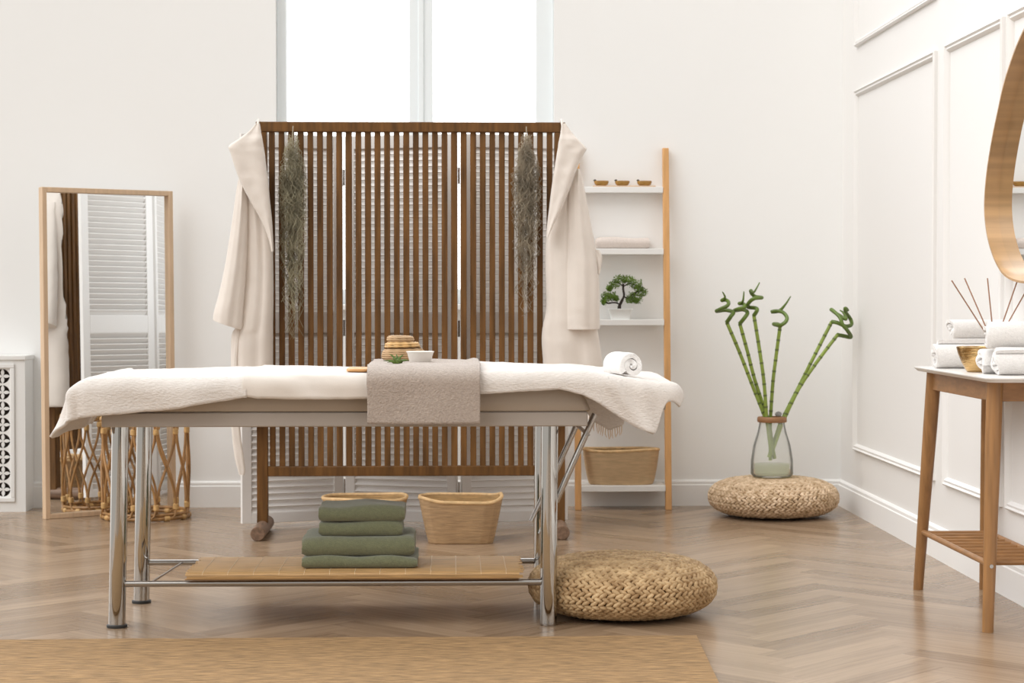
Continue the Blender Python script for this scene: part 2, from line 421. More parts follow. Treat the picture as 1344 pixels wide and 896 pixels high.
# ================================================================== WHITE SHUTTER SCREEN
ZS1 = ay(330, 176, 8.5).z
shut = thing('louvered_screen', 'white folding louvered shutter screen standing behind the wooden slat screen', 'folding screen', (-.3, 8.55, 0))
fold = [(ay(313.5, 500, 8.46).x, 8.46), (ay(452, 500, 8.62).x, 8.62), (ay(602.5, 500, 8.46).x, 8.46), (ay(747, 500, 8.58).x, 8.58)]
for i in range(3):
    (xa, ya), (xb, yb) = fold[i], fold[i+1]
    u = Vector((xb-xa, yb-ya, 0)); L = u.length; u.normalize(); nrm = Vector((u.y, -u.x, 0)); base = Vector((xa, ya, 0))
    g = .009; st = .042; z0 = .018; up = Vector((0, 0, 1))
    pm = bpy.data.objects.new('screen_panel', None); C.objects.link(pm); pm.parent = shut
    pm.location = base+u*(L/2)-shut.location
    def bx(mb, s0, s1, za, zb_, t=.013): mb.obox(base+u*((s0+s1)/2)+up*((za+zb_)/2), u, nrm, up, (s1-s0)/2, t, (zb_-za)/2)
    zm0, zm1 = ay(500, 437, 8.52).z, ay(500, 410, 8.52).z
    zt0 = ay(500, 194, 8.52).z; zb1 = ay(500, 672, 8.52).z
    mb = MB(); bx(mb, g, g+st, z0, ZS1); bx(mb, L-g-st, L-g, z0, ZS1)
    bx(mb, g+st, L-g-st, z0, zb1); bx(mb, g+st, L-g-st, zm0, zm1); bx(mb, g+st, L-g-st, zt0, ZS1)
    f = part('panel_frame', mb, M['shutter'], pm, smooth=False, bevel=.002)
    tilt = radians(52); sl = nrm*cos(tilt)+up*(-sin(tilt)); sn = nrm*sin(tilt)+up*cos(tilt)
    for za, zb_ in ((zb1, zm0), (zm1, zt0)):
        mb = MB(); n = int((zb_-za)/.027)
        for k in range(n):
            z = lerp(za, zb_, (k+.5)/n)
            mb.obox(base+u*(L/2)+up*z, u, sl, sn, L/2-g-st+.002, .017, .0028)
        part('louvers', mb, M['shutter'], pm, smooth=False)
    if i < 2:
        for z in (.16, .85, 1.5):
            mb = MB(); mb.tube([(xb, yb-.012, z-.035), (xb, yb-.012, z+.035)], .0045, 8); part('hinge', mb, M['steel'], shut, label='steel barrel hinge')

# ================================================================== ROBES
def loft_px(mb, rows, yc, th, folds=(), n=28, sub=4, back=None):
    """rows of (py, px_left, px_right); closed cross sections standing at depth yc(py)"""
    ys = [r[0] for r in rows]; tot = (len(rows)-1)*sub
    pts = smooth_pts([(r[1], r[2], r[0], r[3] if len(r) > 3 else 0) for r in rows], sub)
    rings = []
    for (xl, xr, py, drop) in pts:
        Yc = yc(py) if callable(yc) else yc; tt = th(py) if callable(th) else th
        a = ay(xl, py, Yc); b = ay(xr, py, Yc); ring = []
        for k in range(n):
            q = k/(n//2)
            if k < n//2: u_ = q; sgn = -1
            else: u_ = 2-q; sgn = 1
            h = max(0, 1-abs(2*u_-1)**3)**.5
            d = tt*h
            if sgn < 0:
                for amp, fr, ph, sl in folds: d += amp*h*sin(fr*u_*2*pi+ph+sl*py)
            d += .004*nz3(a.x+u_*.3, py*.012, 0, 9)*h
            p = a.lerp(b, u_); p.z -= drop*u_*Yc/FPX
            if back and sgn > 0: d += back(p.x)*h**.35
            ring.append((p.x, Yc+sgn*max(d, .001), p.z))
        rings.append(ring)
    mb.loft(rings)
def robe(mirror, label, spec):
    loc = ay((spec['body'][0][1]+spec['body'][0][2])/2, 520, 8.12)
    r = thing('bathrobe', label, 'bathrobe', (loc.x, 8.12, loc.z), 0, None)
    bk = (lambda x: .16*min(1, max(0, (x-sx1-.004)/.02))) if mirror else (lambda x: .16*min(1, max(0, (sx0-.004-x)/.02)))
    mb = MB(); loft_px(mb, spec['body'], 8.135, lambda p: .035+.015*min(1, max(0, (p-220)/200)), [(.005, 2.2, .6, .004), (.0025, 4.1, 2, -.003)], back=bk); part('body', mb, M['robe'], r, angle=70)
    mb = MB(); loft_px(mb, spec['sleeve'], 8.105, lambda p: .030+.022*min(1, max(0, (p-240)/150)), [(.005, 1.5, 1.2, .006), (.002, 3.6, 0, .004)], back=bk); part('sleeve', mb, M['robe'], r, angle=70)
    mb = MB(); loft_px(mb, spec['collar'], lambda p: 8.06+.015*max(0, 1-(p-160)/25 if p > 160 else 1), lambda p: .022 if p > 180 else .012, [(.004, 1.0, .3, .01)]); part('collar', mb, M['robe'], r, angle=70)
    if 'loop' in spec:
        mb = MB(); mb.tube(smooth_pts([ay(x, y, Y) for x, y, Y in spec['loop']], 5), .005, 8); part('hanging_loop', mb, M['robe'], r)
    if 'belt' in spec:
        mb = MB(); loft_px(mb, spec['belt'], 8.10, .008, [], 16); part('belt', mb, M['robe'], r, angle=70)
    if 'pocket' in spec:
        mb = MB(); loft_px(mb, spec['pocket'], 8.098, .008, [], 16); part('pocket', mb, M['robe'], r, angle=70)
    return r
robe(False, 'cream bathrobe hanging at the left end of the slat screen, nearer the floor mirror', dict(
    body=[(212, 322, 346), (240, 316, 350), (280, 318, 355), (320, 320, 358), (380, 319, 359), (425, 311, 358.5), (440, 304, 358.5), (480, 303, 358.5), (530, 302, 359), (552, 303, 358), (556, 306, 355)],
    sleeve=[(228, 315, 322), (245, 311, 325), (280, 306, 326), (320, 300, 325), (360, 293, 323), (390, 286, 321, 2), (408, 281, 319.5, 8), (417, 279.6, 319, 13), (420, 279.6, 318, 13)],
    collar=[(162, 336, 341), (172, 327, 342.5), (183, 312, 344.5), (192, 300, 346), (201, 302.5, 347.5), (222, 309, 350), (242, 317, 352.5), (265, 329, 354.5), (288, 342, 357), (312, 352, 358.5), (330, 356.5, 359)],
    loop=[(338, 172, 8.1), (338, 164, 8.17), (339, 158.6, 8.195), (339.5, 158.2, 8.22), (340, 164, 8.252)],
    belt=[(430, 310, 316), (480, 306, 312), (540, 303, 314), (570, 304.5, 316), (600, 308, 320), (616, 312, 322), (623, 314, 321)],
))
robe(True, 'cream bathrobe hanging at the right end of the slat screen, beside the ladder shelf', dict(
    body=[(225, 732, 752), (270, 724, 760), (310, 717, 768), (345, 715.5, 774), (400, 717, 780), (430, 712, 784), (450, 711, 787), (480, 713, 791), (530, 714, 793), (545, 715, 792), (549, 718, 790)],
    sleeve=[(222, 755, 761), (245, 747, 767), (290, 744, 775), (330, 743, 783), (365, 742, 786.5), (400, 742, 787), (418, 742, 787), (429, 742, 787), (432, 742.3, 786.7)],
    collar=[(162, 737, 742.5), (175, 735.5, 752), (187, 733, 763), (195, 732, 770), (203, 730.5, 766), (222, 727.5, 757), (245, 724, 749), (270, 721, 739), (295, 718, 727), (312, 716.8, 719)],
    loop=[(739, 172, 8.1), (738, 164, 8.17), (737, 158.6, 8.195), (736.5, 158.2, 8.22), (736, 164, 8.252)],
    pocket=[(328, 778, 787), (338, 781, 790.5), (350, 784, 789), (360, 785, 787)],
))

# ================================================================== DRIED HANGING PLANTS
def hanging(px, label, m, seed, w1, ylow):
    random.seed(seed); Y = 8.165
    top = ay(px, 176, Y); root = thing('dried_plant_bundle', label, 'dried plant', top, 0)
    mb = MB(); L = top.z-ay(px, ylow, Y).z
    for k in range(190):
        a = random.uniform(0, 2*pi); rad = random.random()**.6; l = L*(.25+.75*random.random()**1.5)
        z0_ = -random.random()*.25*L; ph = random.uniform(0, 9); pts = []
        n = 18
        for i in range(n):
            t = i/(n-1); z = z0_-(l+z0_*.3)*t if l > -z0_ else -l*t
            zz = max(-L, z0_ - l*t*.85)
            env = w1*min(1, (-zz/L)*4.2+.12)*(1-.55*max(0, (-zz/L-.45)/.55))
            x = cos(a)*rad*env+.014*sin(ph+zz*48)+.011*sin(ph*3+zz*140); y = sin(a)*rad*.030-.006+.010*cos(ph*2+zz*60)
            pts.append((top.x+x, min(top.y+y, YS-.024), top.z+zz))
        mb.tube(pts, .0011, 3, cap=False)
    part('strands', mb, m, root, angle=180)
    mb = MB(); mb.tube([(top.x, top.y, top.z-.05), (top.x, top.y, top.z+.0), (top.x, YS-.03, sz1-.02)], .0025, 6); part('stem_tie', mb, M['moss2'], root)
    for q in range(26):
        pass
hanging(384, 'grey green dried plant bundle hung on the slat screen beside the left robe', M['moss'], 3, .048, 445)
hanging(691, 'brownish dried plant bundle hung on the slat screen beside the right robe', M['moss2'], 5, .048, 415)

# ================================================================== FLOOR MIRROR
random.seed(11)
pL = az(58, 681, 0); pR = Vector((ay(229, 660, 9.178).x, 9.178, 0))
u = (pR-pL); Wm = u.length; u.normalize(); nrm = Vector((u.y, -u.x, 0))
Hm = ay(57, 245, pL.y).z
lean = radians(.9); up = (Vector((0, 0, 1))*cos(lean) - nrm*sin(lean)).normalized(); nn = u.cross(up)*1.0
if nn.dot(nrm) < 0: nn = -nn
fm = thing('floor_mirror', 'tall rectangular floor mirror in a pale wood frame standing by the back wall at left', 'mirror', pL)
ft, fd = .022, .020
def mrow(mb, s0, s1, z0, z1, t0, t1): mb.obox(pL+u*((s0+s1)/2)+up*((z0+z1)/2)+nn*((t0+t1)/2), u, nn, up, (s1-s0)/2, (t1-t0)/2, (z1-z0)/2)
mb = MB(); mrow(mb, 0, ft, 0, Hm, -.02, fd); mrow(mb, Wm-ft, Wm, 0, Hm, -.02, fd)
mrow(mb, ft, Wm-ft, 0, ft, -.02, fd); mrow(mb, ft, Wm-ft, Hm-ft, Hm, -.02, fd)
part('frame', mb, M['oak'], fm, bevel=.002)
mb = MB(); mrow(mb, ft, Wm-ft, ft, Hm-ft, -.012, -.004); part('mirror_glass', mb, M['mirror'], fm, smooth=False)

# ================================================================== RATTAN STOOL
rc = Vector((ay(191.5, 640, 8.87).x, 8.865, 0)); RR, RH = .190, .455
rt = thing('rattan_basket', 'tall open rattan lattice basket standing in front of the floor mirror', 'basket', rc)
def rp(a, z, r=RR): return (rc.x+r*cos(a), rc.y+r*sin(a), z)
for nm, z in (('top_ring', RH-.012), ('bottom_ring', .012)):
    mb = MB()
    mb.tube([rp(2*pi*k/48, z) for k in range(48)], .0085, 8, loop=True)
    mb.tube([rp(2*pi*k/48, z+(-.016 if z > .1 else .016), RR-.002) for k in range(48)], .007, 8, loop=True)
    part(nm, mb, M['rattan'], rt)
mb = MB(); N = 12; D = pi/N
def sm(t): return sin(pi/2*max(-1, min(1, t*1.12)))
for k in range(N):
    a0 = 2*pi*k/N+.13
    for sg in (-1, 1):
        for o2, rr in ((0, RR-.007 if sg > 0 else RR+.003),):
            P_ = []
            for i in range(30):
                t = lerp(-1, 1, i/29); P_.append(rp(a0+sg*D*.93*sm(t), RH/2+t*(RH/2-.045), rr))
            e = D*.93
            P_ = [rp(a0-sg*e*.55, .014, rr), rp(a0-sg*e*.83, .022, rr)]+P_+[rp(a0+sg*e*.83, RH-.022, rr), rp(a0+sg*e*.55, RH-.014, rr)]
            mb.tube(P_, .0056, 8)
part('lattice', mb, M['rattan'], rt)
for k in range(N):
    for z in (.012, .062, RH-.062, RH-.012):
        a0 = 2*pi*(k+(.5 if z in (.062, RH-.062) else 0))/N+.13
        p = Vector(rp(a0, z, RR-.002)); q = Vector((-sin(a0), cos(a0), 0)) if z in (.012, RH-.012) else Vector((0, 0, 1))
        mb = MB(); mb.tube([p-q*.014, p-q*.010, p+q*.010, p+q*.014], [.009, .0128, .0128, .009], 10)
        part('binding', mb, M['bind'], rt, label='pale cane wrap over a joint')

# ================================================================== RADIATOR COVER
rx1 = ay(33.5, 600, 9.12).x; rx0 = -3.0; ry0 = 9.12; rz1 = ay(20, 467, 9.12).z
rad = thing('radiator_cover', 'white radiator cover with cut-out circle grille against the back wall at left', 'radiator cover', ((rx0+rx1)/2, 9.2, 0))
gx1 = ay(13.5, 500, 9.12).x; cell = .0795; rows = 8; gz0 = ay(5, 653, 9.12).z; cell = (ay(5, 483, 9.12).z-gz0)/rows*1.0
cols_n = int((gx1-rx0-.1)/cell); gx0 = gx1-cols_n*cell
mb = MB()
mb.box(gx1, rx1, ry0, ry0+.02, 0, rz1-.02); mb.box(rx0, gx0, ry0, ry0+.02, 0, rz1-.02)
mb.box(gx0, gx1, ry0, ry0+.02, 0, gz0); mb.box(gx0, gx1, ry0, ry0+.02, gz0+rows*cell, rz1-.02)
part('front_frame', mb, M['white'], rad, smooth=False)
mb = MB(); mb.box(rx1-.02, rx1, ry0+.02, YB-.002, 0, rz1-.02); part('side_panel', mb, M['white'], rad, smooth=False)
mb = MB(); mb.box(rx0, rx0+.02, ry0+.02, YB-.002, 0, rz1-.02); part('side_panel', mb, M['white'], rad, smooth=False)
mb = MB(); mb.box(rx0, rx1+.006, ry0-.008, YB-.002, rz1-.02, rz1+.002); part('top_board', mb, M['white'], rad, bevel=.004)
mb = MB()
for a, b, c, d in ((gx0-.02, gx1+.02, gz0-.02, gz0), (gx0-.02, gx1+.02, gz0+rows*cell, gz0+rows*cell+.02), (gx0-.02, gx0, gz0, gz0+rows*cell), (gx1, gx1+.02, gz0, gz0+rows*cell)):
    mb.box(a, b, ry0-.008, ry0, c, d)
part('grille_moulding', mb, M['white'], rad, bevel=.003)
mb = MB(); gy0, gy1 = ry0+.008, ry0+.014
for i in range(cols_n):
    for j in range(rows):
        cx, cz = gx0+(i+.5)*cell, gz0+(j+.5)*cell; h = cell/2; rh = h*.88; n = 32
        ri, ro = [], []
        for k in range(n):
            a = 2*pi*k/n; c_, s_ = cos(a), sin(a); q = h/max(abs(c_), abs(s_))
            ri.append((cx+rh*c_, cz+rh*s_)); ro.append((cx+q*c_, cz+q*s_))
        mb.loft([[(x, gy1, z) for x, z in ro], [(x, gy0, z) for x, z in ro], [(x, gy0, z) for x, z in ri], [(x, gy1, z) for x, z in ri]], cap=False)
        for k in range(4):
            a = k*pi/2; pts = []
            for t in range(9):
                s_ = t/8; pts.append((s_*rh*1.02, rh*.24*sin(pi*s_)))
            for t in range(7, 0, -1):
                s_ = t/8; pts.append((s_*rh*1.02, -rh*.24*sin(pi*s_)))
            P2 = [(cx+p*cos(a)-q*sin(a), cz+p*sin(a)+q*cos(a)) for p, q in pts]
            mb.loft([[(x, gy0, z) for x, z in P2], [(x, gy1, z) for x, z in P2]])
part('grille', mb, M['white'], rad, smooth=False)
mb = MB(); mb.box(gx0-.02, gx1+.02, ry0+.05, ry0+.06, gz0-.02, gz0+rows*cell+.02); part('shade_sheet', mb, M['cavity'], rad, smooth=False, label='added dark sheet painted as the shade behind the grille')  # added sheet, its dark colour stands for the shade inside

# ================================================================== LADDER SHELF
def shy(z): return lerp(9.10, 9.262, z/1.7)
lx0, lx1 = ay(755, 640, 9.1).x, ay(882, 640, 9.1).x
tw = .029; lz1 = ay(877, 194, 9.26).z
lad = thing('ladder_shelf', 'honey wood ladder shelf with white boards leaning on the back wall', 'shelf', ((lx0+lx1)/2, 9.18, 0))
for xa in (lx0, lx1-tw):
    mb = MB(); mb.loft([[(xa, shy(z), z), (xa+tw, shy(z), z), (xa+tw, shy(z)+.03, z), (xa, shy(z)+.03, z)] for z in (0, lz1)])
    part('upright', mb, M['pine'], lad, bevel=.003)
SH = []
for py in (249, 330, 423, 518, 641):
    Y = 9.2; z = ay(820, py, Y).z; y0 = shy(z); z = ay(820, py, y0).z
    mb = MB(); mb.box(lx0+tw*.0+.012, lx1-.014, y0-.004, YB-.004 if z > .125 else YB-.02, z-.014, z+.014)
    # shelf notched between the uprights
    mb = MB(); mb.box(lx0+tw, lx1-tw, y0-.004, YB-.022 if z < .16 else YB-.003, z-.014, z+.014)
    part('shelf_board', mb, M['white'], lad, bevel=.002, label='white shelf board'); SH.append((z+.014, y0))
SH = SH[:]

# things on the shelves
z1, y1 = SH[0]
tx0, tx1 = ay(778, 243, 9.27).x, ay(860, 243, 9.27).x
mb = MB(); mb.box(tx0, tx1, y1+.002, YB-.008, z1, z1+.006); solo('tray', mb, M['tray'], 'thin pale wood tray on the top board of the ladder shelf', 'tray', bevel=.002)
def mini(px, label):
    c = ay(px, 240, 9.272); r0 = .031; zb_ = z1+.0065
    t = thing('wooden_dish', label, 'dish', (c.x, 9.262, zb_), 0, 'wooden dishes on the ladder shelf')
    mb = MB(); mb.lathe([(.0, 0), (.020, 0), (.027, .006), (r0, .016), (.030, .022), (.028, .022), (.024, .012), (.0, .009)], 24, (c.x, 9.262, zb_), 1.12, .80); part('dish', mb, M['acacia'], t)
    mb = MB(); mb.loft([[(c.x-.030-.0*k+dx*(1-abs(2*k/5-1)), 9.255+dy, zb_+.018+k/5*.012) for dx, dy in ((-.010, 0), (0, .006), (.008, 0), (0, -.004))] for k in range(6)]); part('leaf_tip', mb, M['darkleaf'], t, label='dark leaf tip')
mini(789, 'small brown wooden dish on the top shelf tray, nearest the right robe')
mini(816.5, 'small brown wooden dish on the top shelf tray, the middle of three')
mini(845.5, 'small brown wooden dish on the top shelf tray, nearest the right upright')

def folded(mb, x0, x1, y0, y1, z0, h, seed, fold_front=True, slump=.004, layers=2):
    """a towel folded over: U section in YZ (fold to the front), run along X"""
    t = h/layers; sec = []
    def arc(cy, cz, r, a0, a1, n):
        return [(cy+r*cos(lerp(a0, a1, k/n)), cz+r*sin(lerp(a0, a1, k/n))) for k in range(n+1)]
    yb = y1; r = h/2
    sec += [(yb, z0)] + [(lerp(yb, y0+r, k/5), z0) for k in range(1, 5)] + arc(y0+r, z0+r, r, -pi/2, -3*pi/2, 12)
    sec += [(lerp(y0+r, yb, k/5), z0+h) for k in range(1, 5)] + [(yb, z0+h), (yb+.004, z0+h*.75), (yb, z0+h*.53)]
    sec += [(lerp(yb, y0+r, k/5), z0+h*.53) for k in range(1, 5)] + [(y0+r*1.0, z0+h*.5)]
    sec += [(lerp(y0+r, yb, k/5), z0+h*.47) for k in range(1, 5)] + [(yb, z0+h*.47), (yb+.003, z0+h*.25)]
    rings = []; n = 26
    for i in range(n+1):
        q = i/n; x = lerp(x0, x1, q)
        e = min(q, 1-q)*(x1-x0)
        sh = 1-(max(0, 1-e/.014)**2)*.22
        ring = []
        for (y, z) in sec:
            zc = z0+h/2; yy = y+.004*nz3(x*9+seed, z*12, seed, 1); f = (z-z0)/h
            zz = z0+h*.5+(z-zc)*sh
            zz += f*slump*(nz3(x*7, y*7, seed*3.1)) + f*.002*sin(x*30+seed)
            xo = .003*nz3(y*14, z*60, seed*1.7+i*.0) if i in (0, n) else 0
            ring.append((x+xo, yy, max(zz, z0)))
        rings.append(ring)
    mb.loft(rings)
z2, y2 = SH[1]
mb = MB(); folded(mb, ay(783, 320, y2).x, ay(853, 320, y2).x, y2+.008, YB-.012, z2, .052, 4.4, slump=.004)
solo('folded_towel', mb, M['pinktowel'], 'blush folded towel lying on the second board of the ladder shelf', 'towel', angle=60)

# bonsai
z3, y3 = SH[2]
bc = Vector((ay(814, 412, y3+.03).x, y3+.03, z3))
bon = thing('bonsai', 'small green bonsai tree in a white pot on the ladder shelf', 'bonsai', bc)
def rrect(hx, hy, z, r, n=5, c=(0, 0, 0)):
    out = []
    for (sx_, sy_, a0) in ((1, 1, 0), (-1, 1, pi/2), (-1, -1, pi), (1, -1, 3*pi/2)):
        for k in range(n+1):
            a = a0+pi/2*k/n; out.append((c[0]+sx_*(hx-r)+r*cos(a), c[1]+sy_*(hy-r)+r*sin(a), c[2]+z))
    return out
mb = MB(); mb.loft([rrect(.042, .020, 0, .006, c=bc), rrect(.044, .021, .008, .006, c=bc), rrect(.054, .026, .044, .007, c=bc), rrect(.056, .028, .046, .007, c=bc), rrect(.056, .028, .050, .007, c=bc), rrect(.050, .022, .050, .006, c=bc), rrect(.049, .021, .044, .006, c=bc)])
part('pot', mb, M['whitepot'], bon)
mb = MB()
def bp_(px, py, dy=0): q = ay(px, py, y3+.03); return Vector((q.x, q.y+dy, q.z))
mb.tube(smooth_pts([bp_(813.5, 409), bp_(813, 402), bp_(816, 395), bp_(819, 388), bp_(818, 380), bp_(818, 372)], 5), [.0085]*6+[.0065]*6+[.005]*14, 8)
mb.tube(smooth_pts([bp_(814, 402), bp_(811, 398), bp_(804, 397), bp_(798, 398, -.01), bp_(793, 395, -.01)], 5), .0036, 7)
mb.tube(smooth_pts([bp_(818, 389), bp_(824, 391), bp_(831, 386, .006), bp_(838, 382, .006)], 5), .0032, 7)
mb.tube(smooth_pts([bp_(818, 376), bp_(812, 371), bp_(806, 370)], 5), .0028, 7)
mb.tube(smooth_pts([bp_(818, 376), bp_(826, 372), bp_(834, 374)], 5), .0028, 7)
part('trunk', mb, M['bark'], bon)
def clump(mb, c, rx, ry, rz, n, s):
    for k in range(n):
        d = Vector((random.gauss(0, 1), random.gauss(0, 1), random.gauss(0, 1))).normalized()
        q = random.random()**.35
        p = Vector(c)+Vector((d.x*rx*q, d.y*ry*q, d.z*rz*q))
        a = Vector((random.uniform(-1, 1), random.uniform(-1, 1), random.uniform(-.2, 1))).normalized(); b = a.orthogonal().normalized(); e = a.cross(b)
        l = s*random.uniform(.7, 1.3)
        mb.add([p, p+a*l*.5+b*l*.32, p+a*l, p+a*l*.5-b*l*.32+e*l*.1], [(0, 1, 2, 3)])
for pxy in ([(806, 374, 8, 6), (814, 367, 10, 6), (824, 367, 11, 6), (834, 373, 11, 7), (838, 378, 7, 5), (800, 379, 4, 4)], [(796, 391, 8, 8), (803, 389, 8, 6), (793, 396, 4, 5), (809, 392, 3, 4)], [(833, 389, 12, 7), (843, 384, 8, 6), (828, 394, 7, 5), (836, 395, 6, 4)]):
    mb = MB()
    for (x, y, rx, ry) in pxy: clump(mb, bp_(x, y), rx*.0035, .024, ry*.0035, 230, .0085)
    o = part('foliage', mb, M['bonsai_leaf'], bon, smooth=False); o['kind'] = 'stuff'

# ================================================================== BASKETS
def basket(name, label, c, bx_, by_, tx_, ty_, h, expo, seed, wob=.012, rz=0, pw=.85, bm='basket'):
    b = thing(name, label, 'basket', c)
    def se(hx, hy, z, k, n=64, wv=0):
        a = 2*pi*k/n; ca, sa = cos(a), sin(a)
        x = hx*abs(ca)**(2/expo)*(1 if ca >= 0 else -1); y = hy*abs(sa)**(2/expo)*(1 if sa >= 0 else -1)
        x, y = x*cos(rz)-y*sin(rz), x*sin(rz)+y*cos(rz)
        zz = z+wv*(sin(2*a+seed)*.6+sin(3*a+seed*2)*.5)*(z/h)
        return (c[0]+x, c[1]+y, c[2]+zz)
    rings = []; n = 64; rows_ = 34
    for i in range(rows_+1):
        t = i/rows_; f = t**pw; hx, hy = lerp(bx_, tx_, f), lerp(by_, ty_, f)
        q = .0022*(1 if i % 2 else -.3)*(1 if 0 < i < rows_ else 0)
        ring = []
        for k in range(n):
            wv = q*(1 if (k//2) % 2 else -1)
            ring.append(se(hx+wv, hy+wv, h*t, k, n, wob))
        rings.append(ring)
    mb = MB(); mb.loft([[se(bx_*.2, by_*.2, 0, k, n) for k in range(n)]]+rings, cap=True)
    # open the top: drop last cap
    mb.f.pop()
    inn = [[se(lerp(bx_, tx_, (i/8)**pw)-.008, lerp(by_, ty_, (i/8)**pw)-.008, max(h*i/8, .008), k, n, wob) for k in range(n)] for i in range(8, -1, -1)]
    part('wall', mb, M[bm], b, angle=80)
    mi = MB(); mi.loft(inn, cap=True); mi.f.pop(-2)
    part('lining', mi, M['basket_in'], b, angle=80)
    mr = MB(); mr.tube([se(tx_-.003, ty_-.003, h, k, n, wob) for k in range(n)], .0075, 8, loop=True); part('rim', mr, M['basket_rim'], b)
    return b
c = az(604.5, 705, 0); c = Vector((c.x, 7.98, 0))
basket('straw_basket', 'square straw basket on the floor between the slat screen and the shelf mat', c, .128, .10, .168, .14, .178, 5, 1.2, .010)
c = Vector((ay(479, 680, 8.02).x, 8.02, 0))
basket('straw_basket', 'oval straw basket on the floor behind the green towels', c, .13, .10, .172, .135, .175, 2.4, .3, .004)
z5, y5 = SH[4]
c = Vector((ay(815, 636, y5+.09).x, y5+.092, z5))
basket('straw_basket', 'low straw basket on the bottom board of the ladder shelf', c, .145, .075, .178, .088, .160, 2.5, 2.2, .004, pw=.6, bm='pale_straw')

# ================================================================== POUFS
def pouf(label, c, Rr, h, m, seed):
    random.seed(seed)
    p = thing('woven_pouf', label, 'pouf', c)
    core = MB(); prof = []
    N = 40; exp_ = 2.6
    def pr_(s):     # s 0 = bottom centre .. 1 = top centre ; returns r,z and normal
        a = -pi/2+pi*s; ca, sa = cos(a), sin(a)
        rr = Rr*abs(ca)**(2/3.6); zz = h/2+h/2*abs(sa)**(2/2.2)*(1 if sa >= 0 else -1)
        return rr, zz
    core.lathe([(max(pr_(k/N)[0]-.009, .001), max(min(pr_(k/N)[1], h-.009), .006)) for k in range(N+1)], 48, c)
    part('core', core, M['gap_shade'], p, label='dark core painted as the shade between the braids')  # dark body that puts the shade of the braid gaps into colour
    # even arclength samples along the profile
    pts = [pr_(k/600) for k in range(601)]; acc = [0]
    for (a, b), (d, e) in zip(pts, pts[1:]): acc.append(acc[-1]+hypot(d-a, e-b))
    pitch = .0265; nr = int(acc[-1]/pitch); mb = MB()
    for i in range(nr+1):
        s_ = (i+.5)/(nr+1)*acc[-1]; k = min(range(601), key=lambda q: abs(acc[q]-s_))
        r_, z_ = pts[k]
        if z_ < h*.5 and r_ < Rr*.72: continue
        if r_ < .012: continue
        k0, k1 = max(0, k-3), min(600, k+3)
        tr, tz = pts[k1][0]-pts[k0][0], pts[k1][1]-pts[k0][1]; l = hypot(tr, tz) or 1; tr, tz = tr/l, tz/l
        nr_, nz_ = tz, -tr
        cnt = max(6, int(2*pi*r_/.0235)); ph = random.random()
        for j in range(cnt):
            for side in (-1, 1):
                th_ = 2*pi*(j+ph+(.25*side))/cnt+random.uniform(-.02, .02)/max(r_/.1, 1)
                er = Vector((cos(th_), sin(th_), 0)); et = Vector((-sin(th_), cos(th_), 0)); ez = Vector((0, 0, 1))
                T = er*tr+ez*tz; Nn = er*nr_+ez*nz_
                pos = Vector(c)+er*r_+ez*z_+T*(side*pitch*.215)+Nn*(-.004+random.uniform(-.001, .001))
                ang = side*radians(30+random.uniform(-6, 6)); ax1 = et*cos(ang)+T*(-sin(ang)); ax2 = Nn.cross(ax1)
                ln = .0175*random.uniform(.92, 1.12); wd = .0076*random.uniform(.9, 1.12); ht = .0078
                vs, fs = [], []
                prof2 = [(-1, .15), (-.55, .85), (0, 1), (.55, .8), (1, .15)]
                for (q, s2) in prof2:
                    for a in range(6):
                        an = 2*pi*a/6; vs.append(pos+ax1*ln*q+ax2*wd*s2*cos(an)+Nn*ht*s2*sin(an)+Nn*(.002*(1-q*q)))
                for a in range(4):
                    for b in range(6): fs.append((a*6+b, a*6+(b+1) % 6, (a+1)*6+(b+1) % 6, (a+1)*6+b))
                fs.append((5, 4, 3, 2, 1, 0)); fs.append((24, 25, 26, 27, 28, 29))
                mb.add([(v[0], v[1], max(v[2], .001)) for v in vs], fs)
    part('braided_cover', mb, m, p, angle=100)
pN = Vector((ay(817, 780, 6.17).x, 6.17, 0))
pouf('large woven pouf on the floor beside the right legs of the massage table', pN, .292, .178, M['hyacinth'], 21)
pF = Vector((ay(1015, 655, 8.86).x, 8.86, 0))
pouf('paler woven pouf in the corner under the vase of bamboo', pF, .290, .172, M['hyacinth_pale'], 22)

# ================================================================== VASE + LUCKY BAMBOO
vc = Vector((ay(1013, 634, 8.84).x, 8.84, .172+.008))
va = thing('glass_vase', 'frosted glass vase with wooden collar standing on the far pouf', 'vase', vc)
VH = .262
mb = MB(); mb.lathe([(.0, 0), (.086, 0), (.095, .012), (.094, .07), (.083, .14), (.064, .20), (.057, .235), (.057, .242), (.054, .242), (.054, .232), (.061, .198), (.080, .138), (.090, .07), (.09, .014), (.08, .006), (0, .006)], 40, vc); part('glass_body', mb, M['vase'], va, angle=60)
mb = MB(); mb.lathe([(0, .007), (.082, .007), (.089, .016), (.0895, .055), (.085, .056), (0, .056)], 36, vc); part('water', mb, M['water'], va)
mb = MB(); rg = [(.046, .243), (.064, .243), (.066, .246), (.066, .262), (.062, .267), (.046, .267), (.046, .243)]; mb.lathe(rg, 36, vc, cap=False); part('wooden_collar', mb, M['collar'], va)
